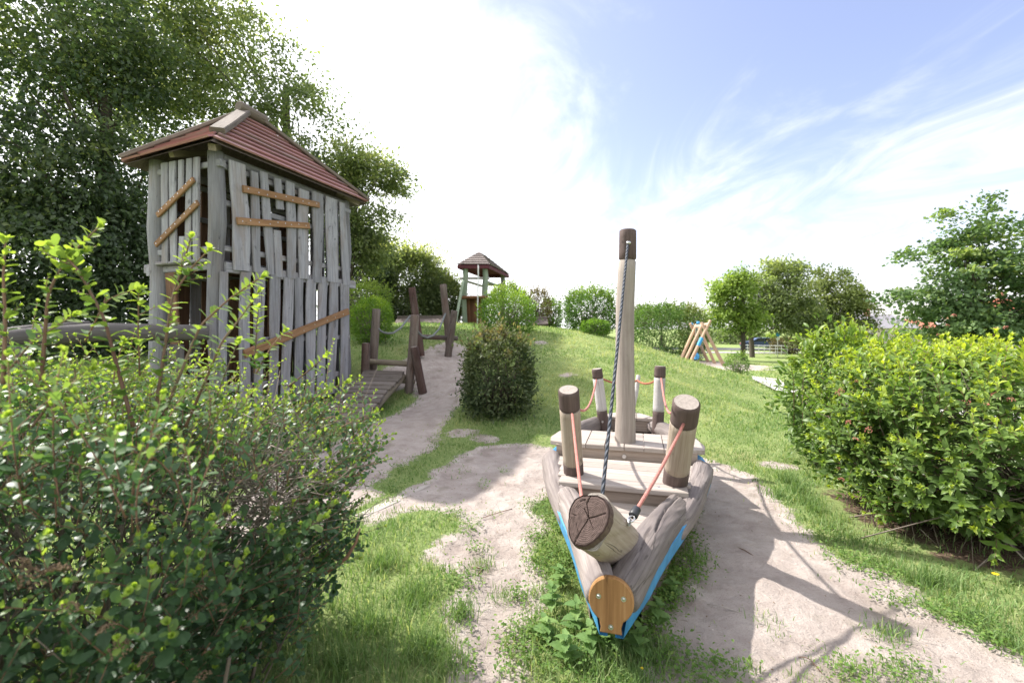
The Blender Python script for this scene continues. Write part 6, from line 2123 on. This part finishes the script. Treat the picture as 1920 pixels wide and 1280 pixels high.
tree('distant_tree', 'dark distant tree low behind the dark thicket', (P(1240, 0, 60).x, 60, -1.0), 4, .2,
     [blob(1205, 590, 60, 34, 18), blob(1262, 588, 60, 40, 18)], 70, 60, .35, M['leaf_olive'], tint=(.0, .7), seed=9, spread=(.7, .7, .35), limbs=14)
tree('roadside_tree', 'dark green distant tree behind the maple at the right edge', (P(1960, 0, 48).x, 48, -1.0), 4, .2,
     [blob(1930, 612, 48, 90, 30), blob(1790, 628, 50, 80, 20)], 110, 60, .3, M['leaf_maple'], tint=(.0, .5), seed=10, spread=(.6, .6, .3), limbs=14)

# ------------------------------------------------------------------ road, car, houses and wires in the distance
def flat_sheet(name, pts, mat, lift, kind='structure'):
    m = MB()
    r = m.ring([Vector((x, y, gz(x, y) + lift)) for x, y in pts], [(x, y, 0) for x, y in pts])
    m.face(r, False)
    return tag(m.build(name, mat, None), kind=kind)


def strip(name, line, width, mat, lift):
    m = MB()
    rings = []
    L = [Vector((x, y, 0)) for x, y in line]
    path = []
    for a, b in zip(L[:-1], L[1:]):
        n = max(1, int((b - a).length / .8))
        path += [a.lerp(b, i / n) for i in range(n)]
    path.append(L[-1])
    for i, p in enumerate(path):
        a, b = path[max(0, i - 1)], path[min(len(path) - 1, i + 1)]
        s = (b - a).normalized().cross(Vector((0, 0, 1)))
        pts = [p + s * width * k for k in (-.5, -.25, 0, .25, .5)]
        rings.append(m.ring([Vector((q_.x, q_.y, gz(q_.x, q_.y) + lift)) for q_ in pts], [tuple(q_) for q_ in pts]))
    for a, b in zip(rings[:-1], rings[1:]):
        for i in range(4): m.face((a[i], a[i + 1], b[i + 1], b[i]))
    return tag(m.build(name, mat, None), kind='structure')


g1, g2, g3 = ground_at(1436, 712), ground_at(1452, 724), ground_at(1490, 740)
strip('paved_path', [(g1[0] - .5, g1[1] + 2.5), g1, g2, g3, (12.5, 10.5)], 1.1, M['concrete'], .05)
strip('road', [(2, 62), (24, 57), (48, 52), (90, 44)], 6.5, M['asphalt'], .04)
strip('pavement', [(8, 50), (24, 47.5), (46, 44.5), (90, 37)], 2.0, M['concrete'], .06)


def car():
    c = Vector((P(1427, 0, 54).x, 54, 0))
    c.z = gz(c.x, c.y) + .04
    t = thing('parked_car', 'dark blue parked car on the road beyond the two tree trunks', 'car', c)
    ax = Vector((1, -.22, 0)).normalized(); sx = Vector((.22, 1, 0)).normalized(); up = Vector((0, 0, 1))
    paint = plain('dark_blue_car_paint', (.045, .07, .15), .3, .5, nscale=2, namt=.05)
    glass = plain('car_glass', (.02, .025, .03), .1, .6)
    prof = [(-2.1, .35), (-2.15, .7), (-1.9, .95), (-1.2, 1.0), (-.6, 1.42), (.75, 1.45), (1.6, 1.02), (2.05, .92), (2.15, .6), (2.1, .35)]
    m = MB(); m.prism(prof, c - sx * .85, ax, up, sx, 1.7); m.build('body', paint, t)
    m = MB(); m.prism([(-1.05, 1.0), (-.55, 1.36), (.05, 1.38), (.05, 1.0)], c - sx * .87, ax, up, sx, 1.74); m.build('window', glass, t)
    m = MB(); m.prism([(.12, 1.0), (.12, 1.38), (.72, 1.38), (1.35, 1.02)], c - sx * .87, ax, up, sx, 1.74); m.build('window', glass, t)
    rub = plain('tyre_rubber', (.02, .02, .02), .9)
    for a in (-1.35, 1.35):
        for b in (-.86, .72):
            q_ = c + ax * a + sx * b + up * .32
            w = MB().log([q_, q_ + sx * .18], .32, seg=18, wob=0).build('wheel', rub, t)
            MB().log([q_ - sx * .01, q_ + sx * .02], .19, seg=14, wob=0, bevel=0).build('rim', M['steel'], w)
    for b in (-.6, .45):
        m = MB(); m.box(c + ax * -2.13 + sx * b + up * .72, (.05, .25, .12)); m.build('tail_light', plain('tail_light_red', (.4, .02, .02), .3), t)


car()


def house(name, label, a, b, d0, d1, wall_h, roof_h, wall, roof, depth, nwin, chimney=True):
    p, q_ = P(a, 0, d0), P(b, 0, d1)
    p.z = q_.z = -1.0
    ex = (q_ - p); L = ex.length; ex.normalize(); ey = Vector((-ex.y, ex.x, 0))
    up = Vector((0, 0, 1))
    t = thing(name, label, 'house', (p + q_) / 2)
    m = MB(); m.prism([(0, 0), (L, 0), (L, wall_h), (0, wall_h)], p, ex, up, ey, depth); m.build('wall', wall, t)
    # gabled roof with eaves, ridge along the front
    m = MB()
    o = .4
    e0 = [p - ex * o - ey * o + up * wall_h, p + ex * (L + o) - ey * o + up * wall_h, p + ex * (L + o) + ey * (depth + o) + up * wall_h, p - ex * o + ey * (depth + o) + up * wall_h]
    r0, r1 = p - ex * o + ey * depth / 2 + up * (wall_h + roof_h), p + ex * (L + o) + ey * depth / 2 + up * (wall_h + roof_h)
    r = m.ring(e0 + [r0, r1], [tuple(x_) for x_ in e0 + [r0, r1]])
    for f in ((0, 1, 5, 4), (2, 3, 4, 5), (1, 2, 5), (3, 0, 4), (3, 2, 1, 0)): m.face([r[i] for i in f], False)
    rf = m.build('roof', roof, t)
    if chimney:
        m = MB(); m.box(p + ex * L * .5 + ey * depth * .45 + up * (wall_h + roof_h + .25), (.6, .6, 1.3)); m.build('chimney', plain('chimney_brick', (.3, .14, .10), .9), rf)
    gl = plain('house_window_glass', (.04, .05, .06), .1, .6)
    for i in range(nwin):
        x = L * (i + .5) / nwin
        for z in ((1.0, 3.6) if wall_h > 4.5 else (1.0,)):
            f = MB().box(p + ex * x - ey * .03 + up * (z + .65), (1.2, .1, 1.3), Matrix((ex, ey, up)).transposed()).build('window', M['white_paint'], t)
            MB().box(p + ex * x - ey * .085 + up * (z + .65), (.95, .03, 1.05), Matrix((ex, ey, up)).transposed()).build('pane', gl, f)


house('grey_roofed_house', 'distant house with a long plain grey roof behind the tall hedge shoots', 1622, 1722, 66, 70, 2.6, 2.2, plain('cream_render', (.55, .5, .43), .9), plain('grey_slate', (.27, .26, .28), .8), 8, 4)
house('red_brick_house', 'distant red-roofed house half hidden by the maple at the far right', 1880, 1990, 58, 58, 4.0, 2.6, plain('white_render', (.62, .6, .57), .9), plain('red_tiles', (.38, .12, .07), .85), 8, 4)
house('white_red_house', 'distant small white house with red roof between the grey roof and the maple', 1722, 1768, 74, 74, 2.4, 1.7, plain('pale_render', (.6, .55, .5), .9), plain('orange_tiles', (.42, .16, .10), .85), 7, 2, False)


def sign():
    p = P(1458, 627, 40)
    t = thing('small_sign', 'small round blue and white road sign under the rounded tree', 'road sign', (p.x, p.y, gz(p.x, p.y)))
    MB().log([(p.x, p.y, gz(p.x, p.y)), (p.x, p.y, p.z + .25)], .03, seg=8, wob=0).build('pole', M['steel'], t)
    MB().log([(p.x, p.y - .04, p.z), (p.x, p.y - .06, p.z)], .2, seg=16, wob=0, bevel=0).build('blue_disc', M['blue_sleeve'], t)
    MB().log([(p.x, p.y - .04, p.z - .32), (p.x, p.y - .06, p.z - .32)], .17, seg=16, wob=0, bevel=0).build('white_disc', M['white_paint'], t)


sign()


def road_fence():
    a, b = P(1392, 0, 45.5), P(1476, 0, 43.5)
    t = thing('road_fence', 'low pale metal fence along the pavement beyond the dark tree trunks', 'fence', ((a.x + b.x) / 2, 44.5, gz(26, 44.5)))
    n = 9
    pts = [a.lerp(b, i / (n - 1)) for i in range(n)]
    for p in pts: p.z = gz(p.x, p.y)
    for p in pts:
        MB().log([p - Vector((0, 0, .1)), p + Vector((0, 0, .95))], .035, seg=6, wob=0, bevel=0).build('fence_post', M['pipe_white'], t)
    for h in (.25, .6, .9):
        MB().poly_tube([p + Vector((0, -.04, h)) for p in pts], .03, 6).build('rail', M['pipe_white'], t)


road_fence()

wire = plain('overhead_wire', (.25, .26, .28), .5)
for i, (ya, yb) in enumerate(((345, 505), (368, 520), (388, 532), (420, 548), (446, 562))):
    a, b = P(2150, ya - 55, 70), P(1290, yb + 22, 190)
    tag(MB().poly_tube(sag(a, b, 1.2, 12), .022, 5).build('power_line', wire, None), ('topmost', 'second from the top', 'middle one', 'second lowest', 'lowest')[i] + ' of the five thin power cables crossing the sky over the maple', 'power cable', 'overhead power cables')
